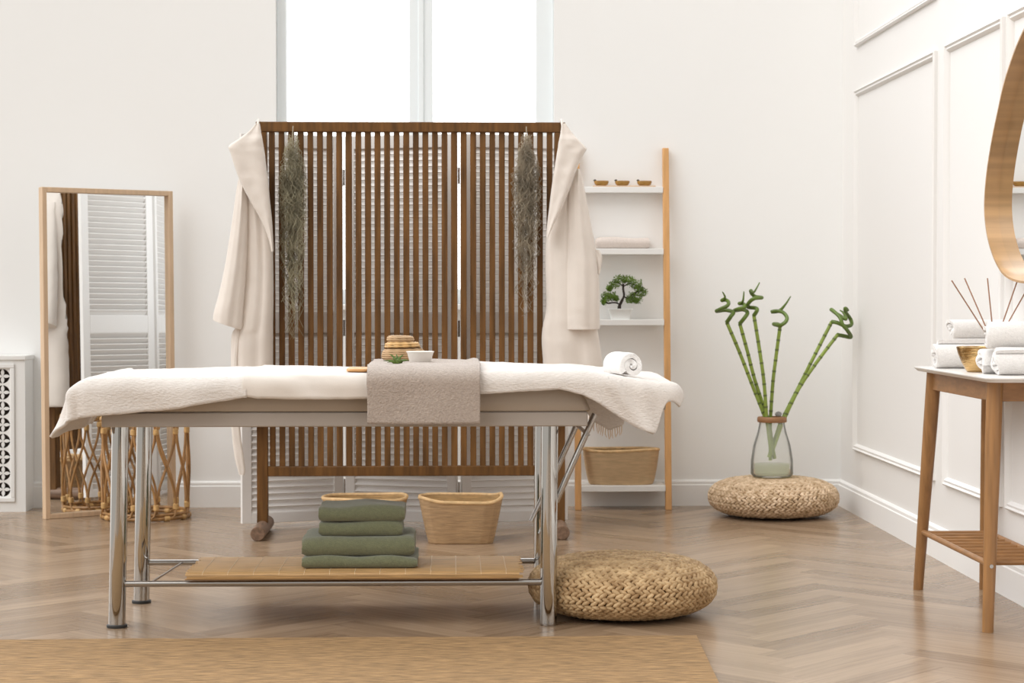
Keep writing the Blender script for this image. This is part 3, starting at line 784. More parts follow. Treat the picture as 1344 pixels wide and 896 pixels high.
def stalk(label, straight, curl, seed, dys):
    random.seed(seed)
    pts = [ay(x, y, 8.84+d) for (x, y), d in zip(straight, dys)]
    base = pts[0]; t = thing('lucky_bamboo', label, 'plant', base, 0, None)
    mb = MB(); P = smooth_pts(pts, 14); P = [P[0]+(P[0]-P[1]).normalized()*.17*(1-.0)]+P; P[0].x = lerp(P[0].x, vc.x, .7); P[0].y = lerp(P[0].y, vc.y, .3); mb.tube(P, .0080, 9)
    mn = mb; n = len(P); split = len(mb.f)
    acc = 0; last = 0
    for i in range(1, n):
        acc += (P[i]-P[i-1]).length
        if acc-last > .043:
            last = acc; d = (P[i]-P[i-1]).normalized()*.0045; mn.tube([P[i]-d, P[i], P[i]+d], [.0079, .0096, .0079], 9)
    part('stalk', mb, M['stalk'], t, m2=M['node'], nsplit=split)
    cp = [ay(x, y, 8.84+dys[-1]+d) for x, y, d in curl]
    Q = smooth_pts([pts[-1]]+cp, 9); m_ = len(Q)
    mc = MB(); mc.tube(Q, [lerp(.0092, .0080, i/m_) if i < m_*.80 else lerp(.0080, .0020, (i/m_-.80)/.2) for i in range(m_)], 9); part('curled_tip', mc, M['stalk_dark'], t, label='darker spiral tip')
def z_(x, y): return (930+x/4.267, 360+y/4.267)
def zc(l): return [(930+x/4.267, 360+y/4.267, d) for x, y, d in l]
bot = lambda dx: (1005+dx, 559)
stalk('lucky bamboo stalk leaning farthest left in the vase', [z_(330, 835), z_(245, 620), z_(175, 440), z_(102, 268)],
      zc([(125, 235, -.02), (138, 212, .0), (95, 200, .035), (45, 206, .02), (70, 192, -.02), (105, 175, -.03), (112, 155, 0), (95, 143, .025), (74, 145, .03), (92, 128, .01), (78, 97, 0)]), 1, [0, .005, .01, .015])
stalk('second lucky bamboo stalk from the left in the vase', [z_(340, 830), z_(262, 600), z_(220, 440), z_(175, 275)],
      zc([(200, 245, -.02), (218, 215, -.01), (195, 197, .03), (145, 203, .03), (170, 192, -.02), (205, 180, -.03), (195, 165, .02), (172, 163, .03), (192, 150, .0), (198, 95, 0)]), 2, [.03, .025, .02, .02])
stalk('third lucky bamboo stalk from the left, tallest tip above the vase', [z_(325, 800), z_(310, 600), z_(285, 420), z_(254, 230)],
      zc([(272, 200, -.02), (262, 188, .01), (222, 182, .03), (225, 160, .0), (255, 135, -.03), (298, 130, -.01), (265, 125, .03), (242, 108, .03), (237, 90, .01), (255, 98, -.01), (286, 45, 0)]), 3, [-.02, -.02, -.015, -.01])
stalk('lucky bamboo stalk standing upright in the middle of the vase', [z_(345, 830), z_(360, 610), z_(378, 460), z_(400, 295)],
      zc([(390, 280, .02), (365, 278, .03), (400, 285, -.02), (432, 265, -.03), (438, 238, -.02), (415, 212, .0), (380, 205, .02), (352, 210, .03), (395, 204, .02), (430, 168, 0), (460, 122, 0)]), 4, [.02, .02, .015, .01])
stalk('lucky bamboo stalk leaning right, its curl lowest by the wall', [z_(412, 835), z_(500, 650), z_(600, 500), z_(722, 338)],
      zc([(760, 345, .02), (797, 350, .02), (778, 315, -.02), (750, 280, -.03), (735, 240, -.02), (700, 205, .01), (688, 198, .03), (725, 225, .0), (770, 250, -.02), (755, 215, .01), (735, 200, .02)]), 5, [0, -.005, -.01, -.01])
stalk('lucky bamboo stalk leaning right, inner one of the right pair', [z_(400, 835), z_(520, 600), z_(585, 470), z_(690, 265)],
      zc([(720, 270, -.02), (770, 290, -.02), (800, 280, .01), (795, 250, .03), (770, 215, .0), (765, 190, -.02), (780, 200, .0), (770, 182, 0)]), 6, [.03, .025, .02, .02])
pc = ay(1021, 551, 8.86)
mb = MB(); mb.lathe([(.001, 0), (.012, .002), (.016, .010), (.013, .019), (.001, .023)], 14, (vc.x+.028, 8.835, vc.z+.268), 1, .9); solo('pebble', mb, M['stone'], 'small grey pebble at the mouth of the bamboo vase', 'pebble')

# ================================================================== CONSOLE TABLE
KX0, KX1 = 1.535, 1.818; KY0, KY1 = 5.64, 6.57; KZ = .757
kt = thing('console_table', 'narrow wooden console table with white top and slatted shelf against the right wall', 'table', ((KX0+KX1)/2, (KY0+KY1)/2, 0))
def topring(z, ins): return rrect((KX1-KX0)/2-ins, (KY1-KY0)/2-ins, z, .035-ins*.5, 8, ((KX0+KX1)/2, (KY0+KY1)/2, 0))
mb = MB(); mb.loft([topring(KZ-.014, .012), topring(KZ-.004, .001), topring(KZ-.001, .0005), topring(KZ, .003)]); part('tabletop', mb, M['marble'], kt, label='white tabletop', angle=30)
legs = {}
for nm, tp, bt in (('a', (1.60, 5.74), (1.577, 5.80-.0)), ('b', (1.592, 6.49), (1.575, 6.63)), ('c', (1.775, 6.49), (1.800, 6.63)), ('d', (1.775, 5.74), (1.800, 5.70))):
    if nm == 'a': tp = (1.600, 5.79); bt = (1.582, 5.785)
    if nm == 'd': tp = (1.775, 5.79); bt = (1.795, 5.785)
    a = Vector((*tp, KZ-.014)); b = Vector((*bt, 0)); legs[nm] = (a, b)
    mb = MB(); mb.tube([a, lerp(a, b, .25), b], [.0245, .0235, .0165], 16); part('leg', mb, M['ash'], kt, angle=50)
def lp(n, z): a, b = legs[n]; return a.lerp(b, (a.z-z)/(a.z-b.z))
for p, q in (('a', 'b'), ('b', 'c'), ('c', 'd'), ('d', 'a')):
    a, b = lp(p, KZ-.045), lp(q, KZ-.045); d = (b-a).normalized(); s2 = Vector((-d.y, d.x, 0))
    mb = MB(); mb.obox((a+b)/2, d, s2, (0, 0, 1), (b-a).length/2-.012, .009, .030); part('apron', mb, M['ashx'], kt, bevel=.002)
for p, q in (('a', 'b'), ('d', 'c')):
    mb = MB(); mb.tube([lp(p, .20), lp(q, .20)], .0095, 10); part('shelf_rail', mb, M['ashx'], kt)
for k in range(11):
    t = (k+.5)/11; a = lp('a', .20).lerp(lp('b', .20), t); b = lp('d', .20).lerp(lp('c', .20), t)
    mb = MB(); mb.tube([a, b], .0075, 8); part('shelf_slat', mb, M['ashx'], kt)
a = lp('a', .197)
mb = MB(); mb.tube([a+Vector((0, -.0215, 0)), a+Vector((0, -.017, 0))], .006, 10); part('screw_cap', mb, M['steel'], kt, label='small metal screw head')

# rolled towels
def rolled(L, Rr, turns, seed, nseg=110, thk=None):
    """spiral strip around local X axis, resting on z=0"""
    mb = MB(); pitch = Rr/turns*.94; th_ = pitch*.84; ro, ri = [], []
    for k in range(nseg+1):
        a = 2*pi*turns*k/nseg; r = Rr*.06+pitch*a/(2*pi)
        rr = r*(1+.035*sin(2*a+seed)+.02*sin(3*a+seed*2))
        ro.append((rr*cos(a+seed), rr*sin(a+seed))); q = max(rr-th_, .0006); ri.append((q*cos(a+seed), q*sin(a+seed)))
    zmin = min(p[1] for p in ro)
    sec = ro+ri[::-1]
    xs = [0, .004, .012]+[lerp(.012, L-.012, k/10) for k in range(1, 10)]+[L-.012, L-.004, L]
    rings = []
    for i, x in enumerate(xs):
        ring = []
        for j, (y, z) in enumerate(sec):
            wob = 1.0+.035*nz3(x*22, y*30+seed, z*30)
            e = .93 if i in (0, len(xs)-1) else (.985 if i in (1, len(xs)-2) else 1)
            kk = j if j <= nseg else 2*nseg+1-j
            xo = (.007*sin(kk*.13+seed)+.004*sin(kk*.31))*(1 if i < 3 else (-.6 if i > len(xs)-4 else 0))
            ring.append((x+xo, y*wob*(e if kk > nseg*.8 else 1), max((z*wob*(e if kk > nseg*.8 else 1)), zmin)-zmin))
        rings.append(ring)
    mb.loft(rings, cap=False)
    n = len(sec); last = (len(rings)-1)*n
    for k in range(nseg):
        a, b, c2, d = k, k+1, n-2-k, n-1-k
        mb.f.append((a, b, c2, d)); mb.f.append((last+a, last+d, last+c2, last+b))
    return mb
def roll_obj(L, Rr, turns, seed, loc, rz, label, group=None):
    mb = rolled(L, Rr, turns, seed); o = mesh_obj('rolled_towel', mb, M['white_towel'], angle=70); o.location = loc; o.rotation_euler = (0, 0, rz)
    return tag(o, label, 'towel', group)
G = 'white rolled towels on the console table'
def kx(px, Y): return ay(px, 470, Y).x
roll_obj(.27, .050, 3.2, .4, (kx(1229, 6.37), 6.385, KZ), 0, 'white rolled towel on the far end of the console table, under another roll', G)
roll_obj(.235, .036, 2.8, 1.4, (kx(1247, 6.40), 6.40, KZ+.096), 0, 'white rolled towel atop the roll at the far end of the console table', G)
roll_obj(.215, .0455, 3.0, 2.2, (1.612, 5.835, KZ), 0, 'white rolled towel lying on the console table, lower roll nearest the camera', G)
roll_obj(.225, .0455, 3.0, 3.3, (1.600, 5.945, KZ), 0, 'white rolled towel on the console table between the gold bowl and the nearest roll', G)
roll_obj(.215, .046, 3.2, 4.1, (1.603, 5.89, KZ+.078), 0, 'white rolled towel resting on the two rolls at the near end of the console table', G)
# gold bowl
gc = (kx(1282, 6.08), 6.075, KZ)
mb = MB(); mb.lathe([(0, 0), (.030, 0), (.036, .008), (.048, .030), (.059, .058), (.064, .078), (.061, .079), (.056, .058), (.044, .030), (.030, .012), (0, .009)], 40, gc); solo('gold_bowl', mb, M['gold'], 'ribbed gold metal bowl on the console table among the rolled towels', 'bowl', angle=60)
# reed diffuser
dc = (1.715, 6.215, KZ)
rd = thing('reed_diffuser', 'reed diffuser with thin brown sticks standing behind the rolled towels', 'diffuser', dc)
mb = MB(); mb.lathe([(0, 0), (.030, 0), (.032, .004), (.032, .055), (.028, .066), (.014, .074), (.014, .088), (.009, .088), (.009, .074), (.0, .072)], 28, dc); part('bottle', mb, M['diffuser_glass'], rd)
for (px, py, Y, dx) in ((1249, 368, 6.16, -.004), (1266, 365, 6.27, -.002), (1296, 365, 6.22, 0), (1335, 369, 6.19, .003), (1351, 374, 6.26, .005)):
    tip = ay(px, py, Y); mb = MB(); mb.tube([(dc[0]+dx*.6, dc[1]+.002*(Y-6.2), KZ+.078), tip], .0022, 7); part('reed', mb, M['reed'], rd)

# ================================================================== WALL MIRROR
mo = [(6.445, 1.27), (6.43, 1.37), (6.375, 1.475), (6.30, 1.575), (6.20, 1.685), (6.02, 1.800), (5.80, 1.86), (5.56, 1.83), (5.38, 1.70), (5.30, 1.50), (5.32, 1.30), (5.45, 1.14), (5.68, 1.05), (5.95, 1.030), (6.17, 1.048), (6.30, 1.095), (6.40, 1.175)]
out = smooth_pts([(0, a, b) for a, b in mo], 6, closed=True); mc_ = Vector((0, sum(a for a, b in mo)/len(mo), sum(b for a, b in mo)/len(mo)))
wm = thing('wall_mirror', 'rounded mirror in a deep bent wood rim hung on the right wall above the console', 'mirror', (XR, mc_.y, 1.03))
def oring(x, s_): return [(x, mc_.y+(p.y-mc_.y)*s_, mc_.z+(p.z-mc_.z)*s_) for p in out]
XF = 1.742
mb = MB(); rg = [oring(XR-.001, 1.0), oring(XF, 1.0), oring(XF, .982), oring(XR-.001, .982)]
mb.loft(rg+[rg[0]], cap=False); part('rim', mb, M['mirrorwood'], wm, angle=30)
mb = MB(); mb.loft([oring(1.787, .9815), oring(1.793, .9815)]); part('mirror_glass', mb, M['mirror'], wm, smooth=False)

# ================================================================== MASSAGE TABLE
YN, YFAR = 5.95, 6.42                 # leg rows
TY0, TY1 = 5.875, 6.50                # tabletop edges
FZ0, FZ1 = ay(450, 560, TY0).z, ay(450, 541, TY0).z
TX0, TX1 = ay(133, 550, TY0).x, ay(771.5, 550, TY0).x
HX1 = ay(874, 510, TY0).x
mt = thing('massage_table', 'massage table with chrome tube legs and beige padded top in the middle of the room', 'massage table', ((TX0+TX1)/2, (TY0+TY1)/2, 0))
mb = MB(); mb.box(TX0, TX1, TY0, TY1, FZ0, FZ1); part('frame', mb, M['apron'], mt, bevel=.004)
ZT = .744
def padring(z, ins, x1): return rrect((x1-TX0+.03)/2-ins, (TY1-TY0)/2-ins, z, .02, 5, ((TX0-.03+x1)/2, (TY0+TY1)/2, 0))
xp = ay(776, 538, TY0).x
mb = MB()
rg = []
for z, ins, x1 in ((FZ1+.001, .006, xp+.0), (FZ1+.006, .001, xp), (FZ1+.03, 0, xp-.012), (ZT-.02, 0, xp-.03), (ZT-.005, .004, xp-.034), (ZT, .014, xp-.034)): rg.append(padring(z, ins, x1))
mb.loft(rg); part('mattress', mb, M['vinyl'], mt, angle=50)
# tilting head section
hx0 = xp-.028
def hz(x): return interp([(hx0, ZT), (HX1, ZT-.036)], x)
mb = MB(); rg = []
for k in range(8):
    x = lerp(hx0, HX1, k/7); zt_ = hz(x); e = 1 if 0 < k < 7 else .9
    rg.append([(x, TY0+.01, zt_-.055), (x, TY0, zt_-.045*e), (x, TY0, zt_-.012), (x, TY0+.012, zt_), (x, TY1-.012, zt_), (x, TY1, zt_-.012), (x, TY1, zt_-.045), (x, TY1-.01, zt_-.055)])
mb.loft(rg); part('head_section', mb, M['vinyl'], mt, angle=50)
lr = .0255
LT, LB = [], []
for (tx, bx2, Y) in ((158, 153.5, YN), (None, None, YFAR), (721.5, 719.5, YN), (None, None, YFAR)):
    if tx: t_ = ay(tx, 560, Y).x; b_ = ay(bx2, 820, Y).x
    a, b = Vector((t_, Y, FZ0)), Vector((b_, Y, .008))
    mb = MB(); mb.tube([a, b], lr, 24); l = part('leg', mb, M['chrome'], mt, angle=50, label='chrome tube leg')
    if tx == 158 or (tx is None and t_ < 0):
        mb = MB(); mb.lathe([(0, 0), (.030, 0), (.031, .003), (.031, .008), (.026, .010), (0, .010)], 24, (b_, Y, 0)); part('foot_cap', mb, M['rubber'], l, label='black rubber foot')
    else:
        mb = MB(); mb.lathe([(0, 0), (.0245, 0), (.0255, .002), (.0255, .008), (0, .008)], 24, (b_, Y, 0)); part('foot_cap', mb, M['steel'], l, label='metal foot cap')
    LT.append(a); LB.append(b)
RZ = .130
def legx(i, z): return lerp(LB[i].x, LT[i].x, z/FZ0)
for i, j, Y in ((0, 2, YN), (1, 3, YFAR)):
    mb = MB(); mb.tube([(legx(i, RZ)+lr-.003, Y, RZ), (legx(j, RZ)-lr+.003, Y, RZ)], .0095, 12); part('shelf_rail', mb, M['steel'], mt, label='grey metal shelf rail')
for k, (fx) in enumerate((.075, .455, .49)):
    x0_ = lerp(legx(0, RZ), legx(2, RZ), .10 if k == 0 else (.5 if k == 1 else .93))
    mb = MB(); mb.tube([(x0_-(.035 if k == 0 else 0), YN+.006, RZ), (x0_+(.0 if k == 0 else 0), YFAR-.006, RZ)], .004, 8); part('cross_wire', mb, M['steel'], mt)
# folding struts of the head section
for Y, d in ((YN+.012, 0), (YFAR-.012, 0)):
    a = ay(781, 543, YN+.012); b = ay(735, 645, YN+.012); s_ = .0095
    dirv = (b-a); e = a+dirv*1.0
    mb = MB(); mb.tube([(a.x, Y, a.z), (e.x-.012, Y, e.z-.03)], s_, 10); part('strut', mb, M['steel'], mt, label='grey metal strut of the head section')
a = ay(757, 563, 6.2); b = ay(777, 577, 5.99)
mb = MB(); mb.tube([(ay(781, 543, 5.962).x-.035, YFAR-.012, .580), (ay(781, 543, 5.962).x-.022, YN+.0, .575), ], .006, 10); part('strut_bar', mb, M['steel'], mt)
a, b = ay(714, 647, YFAR-.04), ay(697, 684, YFAR-.06)
mb = MB(); mb.tube([ay(724, 625, YFAR-.035), b], .0075, 10); part('ratchet_lever', mb, M['steel'], mt, label='grey metal ratchet lever')
a, b = ay(722, 668, YFAR-.09), ay(708, 700, YFAR-.09)
mb = MB(); mb.tube([a, b], .0055, 10); part('ratchet_lever', mb, M['steel'], mt, label='grey metal ratchet lever')

# bamboo mat on the shelf rails
random.seed(31)
mx0, mx1 = ay(247, 755, YN).x, ay(686, 755, YN).x
bm_ = thing('bamboo_mat', 'bamboo slat mat laid over the lower rails of the massage table', 'mat', ((mx0+mx1)/2, (YN+YFAR)/2, RZ))
mb = MB(); path = smooth_pts([(0, YN-.012, RZ+.0125), (0, YN-.020, RZ+.018), (0, YN-.021, RZ+.027), (0, YN-.012, RZ+.034), (0, YN+.03, RZ+.0355), (0, YN+.16, RZ+.035), (0, YN+.31, RZ+.034), (0, YFAR-.05, RZ+.022), (0, YFAR, RZ+.0125), (0, YFAR+.014, RZ+.012)], 12)
acc = [0]
for a, b in zip(path, path[1:]): acc.append(acc[-1]+(b-a).length)
nsl = 62; slats = []
for k in range(nsl):
    s_ = acc[-1]*(k+.5)/nsl; y = interp(list(zip(acc, [p.y for p in path])), s_); z = interp(list(zip(acc, [p.z for p in path])), s_)
    s1 = s_+.002; y1_ = interp(list(zip(acc, [p.y for p in path])), s1); z1_ = interp(list(zip(acc, [p.z for p in path])), s1)
    d = Vector((0, y1_-y, z1_-z)).normalized(); n_ = Vector((0, -d.z, d.y))
    if n_.z < -.1: n_ = -n_
    hw = acc[-1]/nsl*.46; c_ = Vector((0, y, z)); j0, j1 = random.uniform(-.008, .008), random.uniform(-.013, .006)+.012*(k/nsl)*0
    ring = lambda x: [tuple(c_+Vector((x, 0, 0))+d*hw*p+n_*q) for p, q in ((-1, -.001), (-1, .0007), (-.5, .0016), (.5, .0016), (1, .0007), (1, -.001))]
    mb.loft([ring(mx0+j0), ring(mx1+j1)]); slats.append((c_, n_))
part('slats', mb, M['bamboo_mat'], bm_, angle=30)
mb = MB()
for k in range(13):
    x = lerp(mx0+.045, mx1-.05, k/12)
    mb.tube([Vector((x+random.uniform(-.001, .001), 0, 0))+c_+n_*.0021 for c_, n_ in slats], .0007, 5)
part('stitching', mb, M['stitch'], bm_, label='pale stitched thread')
# green towels
MZ = RZ+.0385
def gx(px): return ay(px, 730, 6.02).x
G2 = 'green towels on the bamboo mat'
def gt(a, b, y0, y1, z, h, sd, label):
    mb = MB(); folded(mb, gx(a), gx(b), y0, y1, z, h, sd, slump=.009); return solo('folded_towel', mb, M['green'], label, 'towel', G2, angle=60)
gt(397.5, 548, 5.985, 6.25, MZ, .034, 1.3, 'green folded towel at the bottom of the stack on the bamboo mat')
gt(397, 544, 5.99, 6.25, MZ+.0345, .058, 5.2, 'green folded towel second from the bottom of the stack, thick and wide')
gt(419, 528, 6.01, 6.22, MZ+.0935, .044, 7.7, 'green folded towel third from the bottom of the stack, thin and narrow')
gt(418.5, 531, 6.005, 6.22, MZ+.1385, .047, 9.1, 'green folded towel on top of the stack on the bamboo mat')

# ------------------------------------------------------------------ drapes over the table
EX0 = TX0-.012
def top_z(x): return interp([(hx0, ZT), (HX1, ZT-.036)], x)
def roundover(d, r):
    if d <= 0: return 0, 0
    if d < r*pi/2: return r*sin(d/r), r*(1-cos(d/r))
    return r, r+(d-r*pi/2)
def drape_fn(x0, x1, front, back, off, lend=0, rend=0, r=.03, wr=None, flare=.0, bulge=.45, pn=2.0):
    """x0..x1 rest coordinates; lend/rend overhang past the table ends; front/back: x -> overhang length"""
    def fn(u_, v_):
        s_ = lerp(x0-lend, x1+rend, u_); sc = min(max(s_, x0), x1)
        fb, bb = front(s_), back(s_)
        tot = fb+(TY1-TY0)+bb; t_ = v_*tot
        y = TY1+bb-t_          # v=0 far hem .. v=1 near hem
        a = max(0, x0-s_) if lend else 0; a2 = max(0, s_-x1) if rend else 0; aa = max(a, a2); sgn = -1 if a > 0 else 1
        b = max(0, TY0-y); c_ = max(0, y-TY1); bbm = max(b, c_); sy = -1 if b > 0 else 1
        d = (aa**pn+bbm**pn)**(1/pn); o_, dn = roundover(d, r)
        hd = hypot(aa, bbm)
        if hd > 0: ca, sa = aa/hd, bbm/hd
        else: ca, sa = 0, 0
        bl = bulge*2*ca*sa*dn
        X = sc+sgn*(o_*ca + (flare*dn*ca + bl*.8)); Y = min(max(y, TY0), TY1)+sy*(o_*sa+bl*.5+.002)
        Z = top_z(sc)+off-dn*(1-.12*flare)
        Y += sy*off*sa*.8; X += sgn*off*ca
        if wr:
            q = wr(s_, y, b, aa); X += q[0]; Y += q[1]; Z += q[2]
        Z += .0022*nz3(s_*14, y*14, off*50)+.0012*nz3(s_*45, y*45, 3)
        Y += (-.0045*nz3(s_*9, Z*9, 7)-.001) if b > r else 0
        return (X, Y, Z)
    return fn
def pxs(px): return ay(px, 530, TY0-.02).x
def hem(tab):     # px,py of the near hem -> overhang length
    tt = [(pxs(p), max(.02, (top_z(pxs(p))+.01-ay(p, q, TY0-.03).z)+.014)) for p, q in tab]
    return lambda x: interp(tt, x)
ZO = .003
# white plush throw at the left end
hf = hem([(100, 552), (131, 549), (175, 546), (238, 539), (285, 530), (322, 524), (340, 523)])
def wrl(s_, y, b, aa):
    k = .012*sin((s_+y*.6)*24)*min(1, (b+aa)/.1)+.016*math.exp(-((aa-.055-b*.35)/.022)**2)*min(1, b/.03)
    return (-k*.5 if aa > 0 else 0, -k*.7 if b > 0 else 0, .004*sin(s_*9+y*6)*(1 if b == 0 and aa == 0 else 0))
def hf2(s_):
    a = max(0, EX0-s_); return hf(s_)*(1 if a < .125 else sqrt(max(.06, 1-((a-.125)/.084)**2*.94)))
mb = MB(); mb.grid(drape_fn(EX0, pxs(326), hf2, lambda x: .10, ZO, lend=.208, wr=wrl, flare=.48, r=.042, bulge=.06, pn=3.6), 130, 90)
solo('plush_throw', mb, M['plush'], 'white plush throw covering the left end of the massage table', 'throw blanket', solid=.010, soff=1, angle=180)
# cream sheet in the middle
hc = hem([(318, 524), (340, 526.5), (400, 528), (460, 528), (500, 527), (640, 526)])
def wrc(s_, y, b, aa):
    l1 = (s_-pxs(350))*.7-(b*1.0); k = .006*math.exp(-(l1/.03)**2)+.004*sin((s_*1.0-b*1.6)*17)
    return (0, -k if b > .02 else 0, .003*sin(s_*8+y*3) if b == 0 else 0)
mb = MB(); mb.grid(drape_fn(pxs(319), pxs(612), hc, lambda x: .08, ZO+.011, wr=wrc, r=.035), 110, 80)
solo('cream_sheet', mb, M['cream'], 'smooth cream sheet across the middle of the massage table', 'sheet', solid=.005, soff=1, angle=180)
# white plush throw at the right end
hr = hem([(590, 524), (631, 524), (700, 520), (734, 518), (761, 524), (785, 536), (803, 549), (820, 559), (846, 573), (856, 576), (861, 566), (868, 545), (874, 534), (884, 532)])
xa_, xb_, xc_ = ay(762, 560, TY1).x, ay(778, 560, TY1).x, ay(832, 560, TY1).x
def backr(x): return interp([(xa_-.02, .06), (xa_, .13), (xb_, .20), (xb_+.06, .225), (xc_-.03, .20), (xc_, .08)], x)
def wrr(s_, y, b, aa):
    l1 = (s_-pxs(790))-(b*.75); k = .012*math.exp(-(l1/.025)**2)
    l2 = (s_-pxs(838))-(b*.2); k2 = .008*math.exp(-(l2/.02)**2)
    return (0, (-k-k2-.04*max(0, b-.07)) if b > .02 else 0, .0045*sin(s_*11+y*5) if b == 0 else 0)
mb = MB(); mb.grid(drape_fn(pxs(602), HX1-.012, hr, backr, ZO+.018, rend=.058, wr=wrr, r=.034, flare=.05, bulge=.1), 130, 96)
rt_ = solo('plush_throw', mb, M['plush'], 'white plush throw covering the right end of the massage table under the rolled towel', 'throw blanket', solid=.008, soff=1, angle=180)
# taupe towel hanging over the near edge
hb0 = hem([(470, 558), (482, 558.5), (560, 559), (631, 558)])
def hb(x): return hb0(x)+.023
bx0, bx1 = pxs(482.5), pxs(629.5)
def towel_fn(off, fr, y_back, x0, x1, seed):
    def fn(u_, v_):
        s_ = lerp(x0, x1, u_); tot = fr(s_)+(y_back-TY0); t_ = v_*tot; y = y_back-t_; b = max(0, TY0-y)
        o_, dn = roundover(b, .038)
        X = s_+.003*nz3(v_*5, seed, u_*2)*(1 if abs(u_-.5) > .4 else .3); Y = max(y, TY0)-o_-off*.9*min(1, b/.05); Z = ZT+off-dn
        q = max(0, 1-b/.05)
        Z += q*(.004*nz3(s_*12, y*10, seed)+.004*math.exp(-((u_-.96)/.03)**2))
        Y -= (.004+.005*nz3(s_*8, Z*8, seed)) if b > .03 else 0
        Z += .0012*nz3(s_*60, y*60, seed)
        return (X, Y, Z)
    return fn
mb = MB(); mb.grid(towel_fn(.033, hb, 6.36, bx0, bx1, 2.2), 80, 80)
solo('hand_towel', mb, M['beige'], 'taupe terry hand towel hanging over the near edge of the massage table', 'towel', solid=.012, soff=1, angle=180, group=None)
TZ = ZT+.033+.0125
# objects on the taupe towel
wc = Vector((ay(530, 480, 6.24).x, 6.24, TZ))
wj = thing('wicker_jar', 'small round wicker jar with a tilted lid standing on the taupe towel', 'jar', wc)
def coil(mb, prof, c, r=.0036, tilt=0, seg=44):
    """one straw rope wound round and round along the profile"""
    P = smooth_pts([(a, 0, b) for a, b in prof], 8); acc = [0]
    for a, b in zip(P, P[1:]): acc.append(acc[-1]+(b-a).length)
    turns = acc[-1]/(r*1.8); n = int(turns*seg); pts, rs = [], []
    R_ = list(zip(acc, [p.x for p in P])); Z_ = list(zip(acc, [p.z for p in P]))
    for i in range(n+1):
        q = acc[-1]*i/n; a = 2*pi*turns*i/n; rr = interp(R_, q); x = rr*cos(a)
        pts.append((c[0]+x, c[1]+rr*sin(a), c[2]+interp(Z_, q)+x*tilt)); rs.append(r*(1.12 if (i//2) % 2 else .80))
    mb.tube(pts, rs, 6)
cb = (wc.x, wc.y, wc.z+.004)
mb = MB(); coil(mb, [(.020, 0), (.060, 0), (.067, .009), (.064, .022), (.056, .031)], cb); part('body', mb, M['basket'], wj, angle=80)
mb = MB(); coil(mb, [(.054, .036), (.0525, .041), (.051, .047), (.046, .050), (.030, .051)], (cb[0]-.004, cb[1], cb[2]), .0040); part('neck_braid', mb, M['bind'], wj, angle=80)
mb = MB(); coil(mb, [(.034, .054), (.040, .058), (.040, .066), (.034, .070), (.016, .071), (.005, .071)], (cb[0]-.010, cb[1], cb[2]), .0034, -.03); part('lid', mb, M['basket'], wj, angle=80)
mb = MB(); mb.lathe([(0, .001), (.058, .001), (.062, .010), (.060, .022), (.050, .034), (.047, .050), (.034, .055), (.034, .068), (0, .069)], 30, (cb[0]-.003, cb[1], cb[2])); part('shade_core', mb, M['gap_shade'], wj, label='dark core painted as the shade between the straw ropes')  # dark filler whose colour stands for shade between the ropes
wb = (ay(551.5, 478, 6.09).x, 6.09, TZ-.002)
mb = MB(); mb.lathe([(0, 0), (.030, 0), (.033, .004), (.0405, .030), (.0435, .034), (.0425, .035), (.038, .031), (.029, .007), (0, .006)], 36, wb); solo('white_bowl', mb, M['ceramic'], 'small white ceramic bowl on the taupe towel in front of the wicker jar', 'bowl', angle=50)
ac = Vector((ay(521, 482, 6.0).x, 6.0, TZ-.002))
al = thing('aloe_sprig', 'little green spiky sprig lying on the taupe towel beside the white bowl', 'plant', ac)
random.seed(9)
for k, (px, py, dx, dy) in enumerate(((503, 477, -.5, -.004), (511, 468, -.2, 0), (514, 474, 0, -.012), (520, 468, .1, .004), (522, 476, .1, -.014), (527, 471, .3, .006), (529.5, 469, .3, -.004), (533, 477, .5, 0), (537, 476, .7, .004), (508, 479, -.4, -.012), (526, 477, 0, -.01))):
    tip = ay(px, py-3.5, 6.0+dy*1.5); b0 = ac+Vector((dx*.014, dy, .002)); mid = b0.lerp(tip, .5)+Vector((-(tip.x-b0.x)*.18, 0, .004))
    mb = MB(); mb.tube(smooth_pts([b0, mid, tip], 5), [.0045, .005, .005, .0047, .0042, .0037, .003, .0024, .0017, .001, .0005], 6); part('leaf', mb, M['leaf'], al)
bx_ = ay(455, 486, 5.97).x, ay(486, 486, 5.97).x
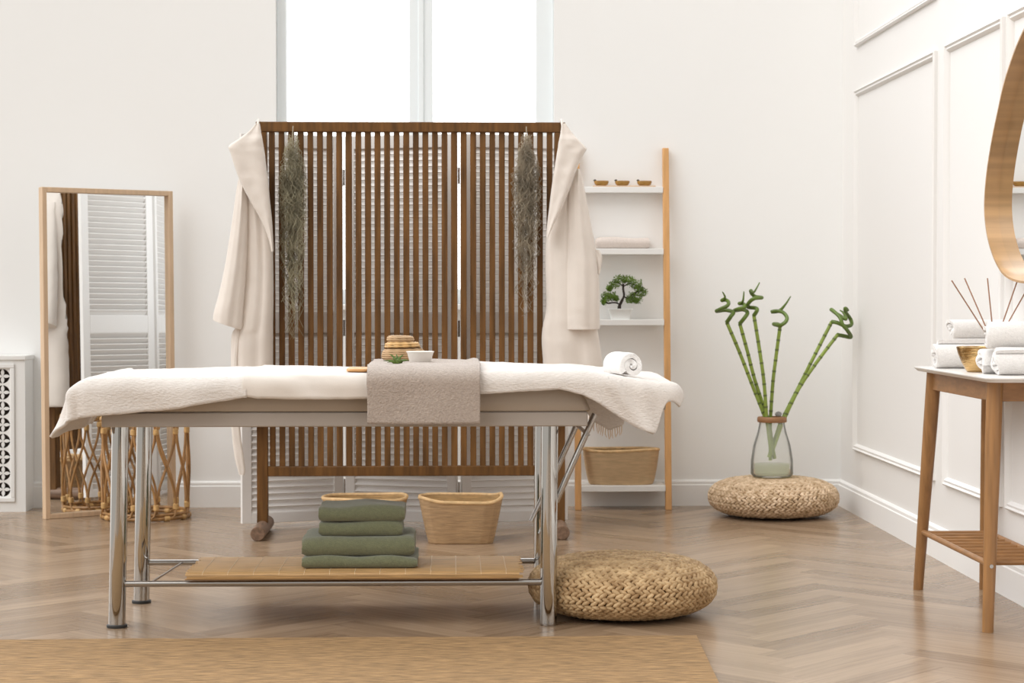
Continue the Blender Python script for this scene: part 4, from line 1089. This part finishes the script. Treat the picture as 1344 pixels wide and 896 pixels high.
mb = MB(); mb.loft([rrect((bx_[1]-bx_[0])/2-i, .075-i, z, .02, 5, ((bx_[0]+bx_[1])/2, 5.995+.02, ZT+ZO+.018)) for i, z in ((.004, 0), (0, .003), (0, .008), (.003, .010))]); solo('wooden_board', mb, M['pine'], 'small honey wood board on the cream sheet beside the taupe towel', 'board', angle=50)
# rolled towel on the right end
rz_ = radians(-74)
rl = ay(829, 499, 5.955); dirx = Vector((cos(rz_), sin(rz_), 0)); L_ = .15
xr_ = ay(829.5, 500, 5.96).x; start = Vector((xr_, 5.955, 0))-dirx*L_
roll_obj(L_, .0435, 2.3, 1.9, (start.x, start.y, top_z(xr_)+ZO+.018+.0105), rz_, 'white rolled towel on the right end of the massage table')
# fringe of the right throw
mb = MB(); random.seed(4)
for k in range(15):
    x = lerp(xb_-.006, xc_-.035, k/14); dn_ = backr(x); z = top_z(x)+ZO+.018-dn_+.014; y = TY1+.034+.008+.02
    mb.tube([(x, y, z+.012), (x+random.uniform(-.003, .003), y+.002, z-.008), (x+random.uniform(-.005, .005), y, z-.020)], [.0022, .002, .001], 5)
part('fringe', mb, M['fringe'], rt_, label='cream fringe along the far hem')

# ================================================================== RUG
g0 = az(0, 844, 0); g1 = az(914, 838.5, 0); g2 = az(941, 896, 0)
ed = (g1-g0).normalized(); sd = (g2-g1).normalized()
A = g1-ed*3.3; 
mb = MB(); rib = []
def rug_fn(u_, v_):
    p = (g1-ed*3.0*(1-u_))+sd*(v_*1.9)*1.0
    return (p.x, p.y, .011+.0018*(abs(sin(v_*1.9*pi/.021)))+.0015*nz3(p.x*12, p.y*40, 0))
mb.grid(rug_fn, 90, 560)
n = 91; bnd = [i for i in range(n)]+[j*n+90 for j in range(1, 561)]+[560*n+i for i in range(89, -1, -1)]+[j*n for j in range(559, 0, -1)]
base_i = len(mb.v)
for i in bnd: v = mb.v[i]; mb.v.append((v[0], v[1], .0005))
m_ = len(bnd)
for k in range(m_): mb.f.append((bnd[k], bnd[(k+1) % m_], base_i+(k+1) % m_, base_i+k))
solo('jute_rug', mb, M['jute'], 'woven tan jute rug on the floor in front of the massage table', 'rug', angle=60)
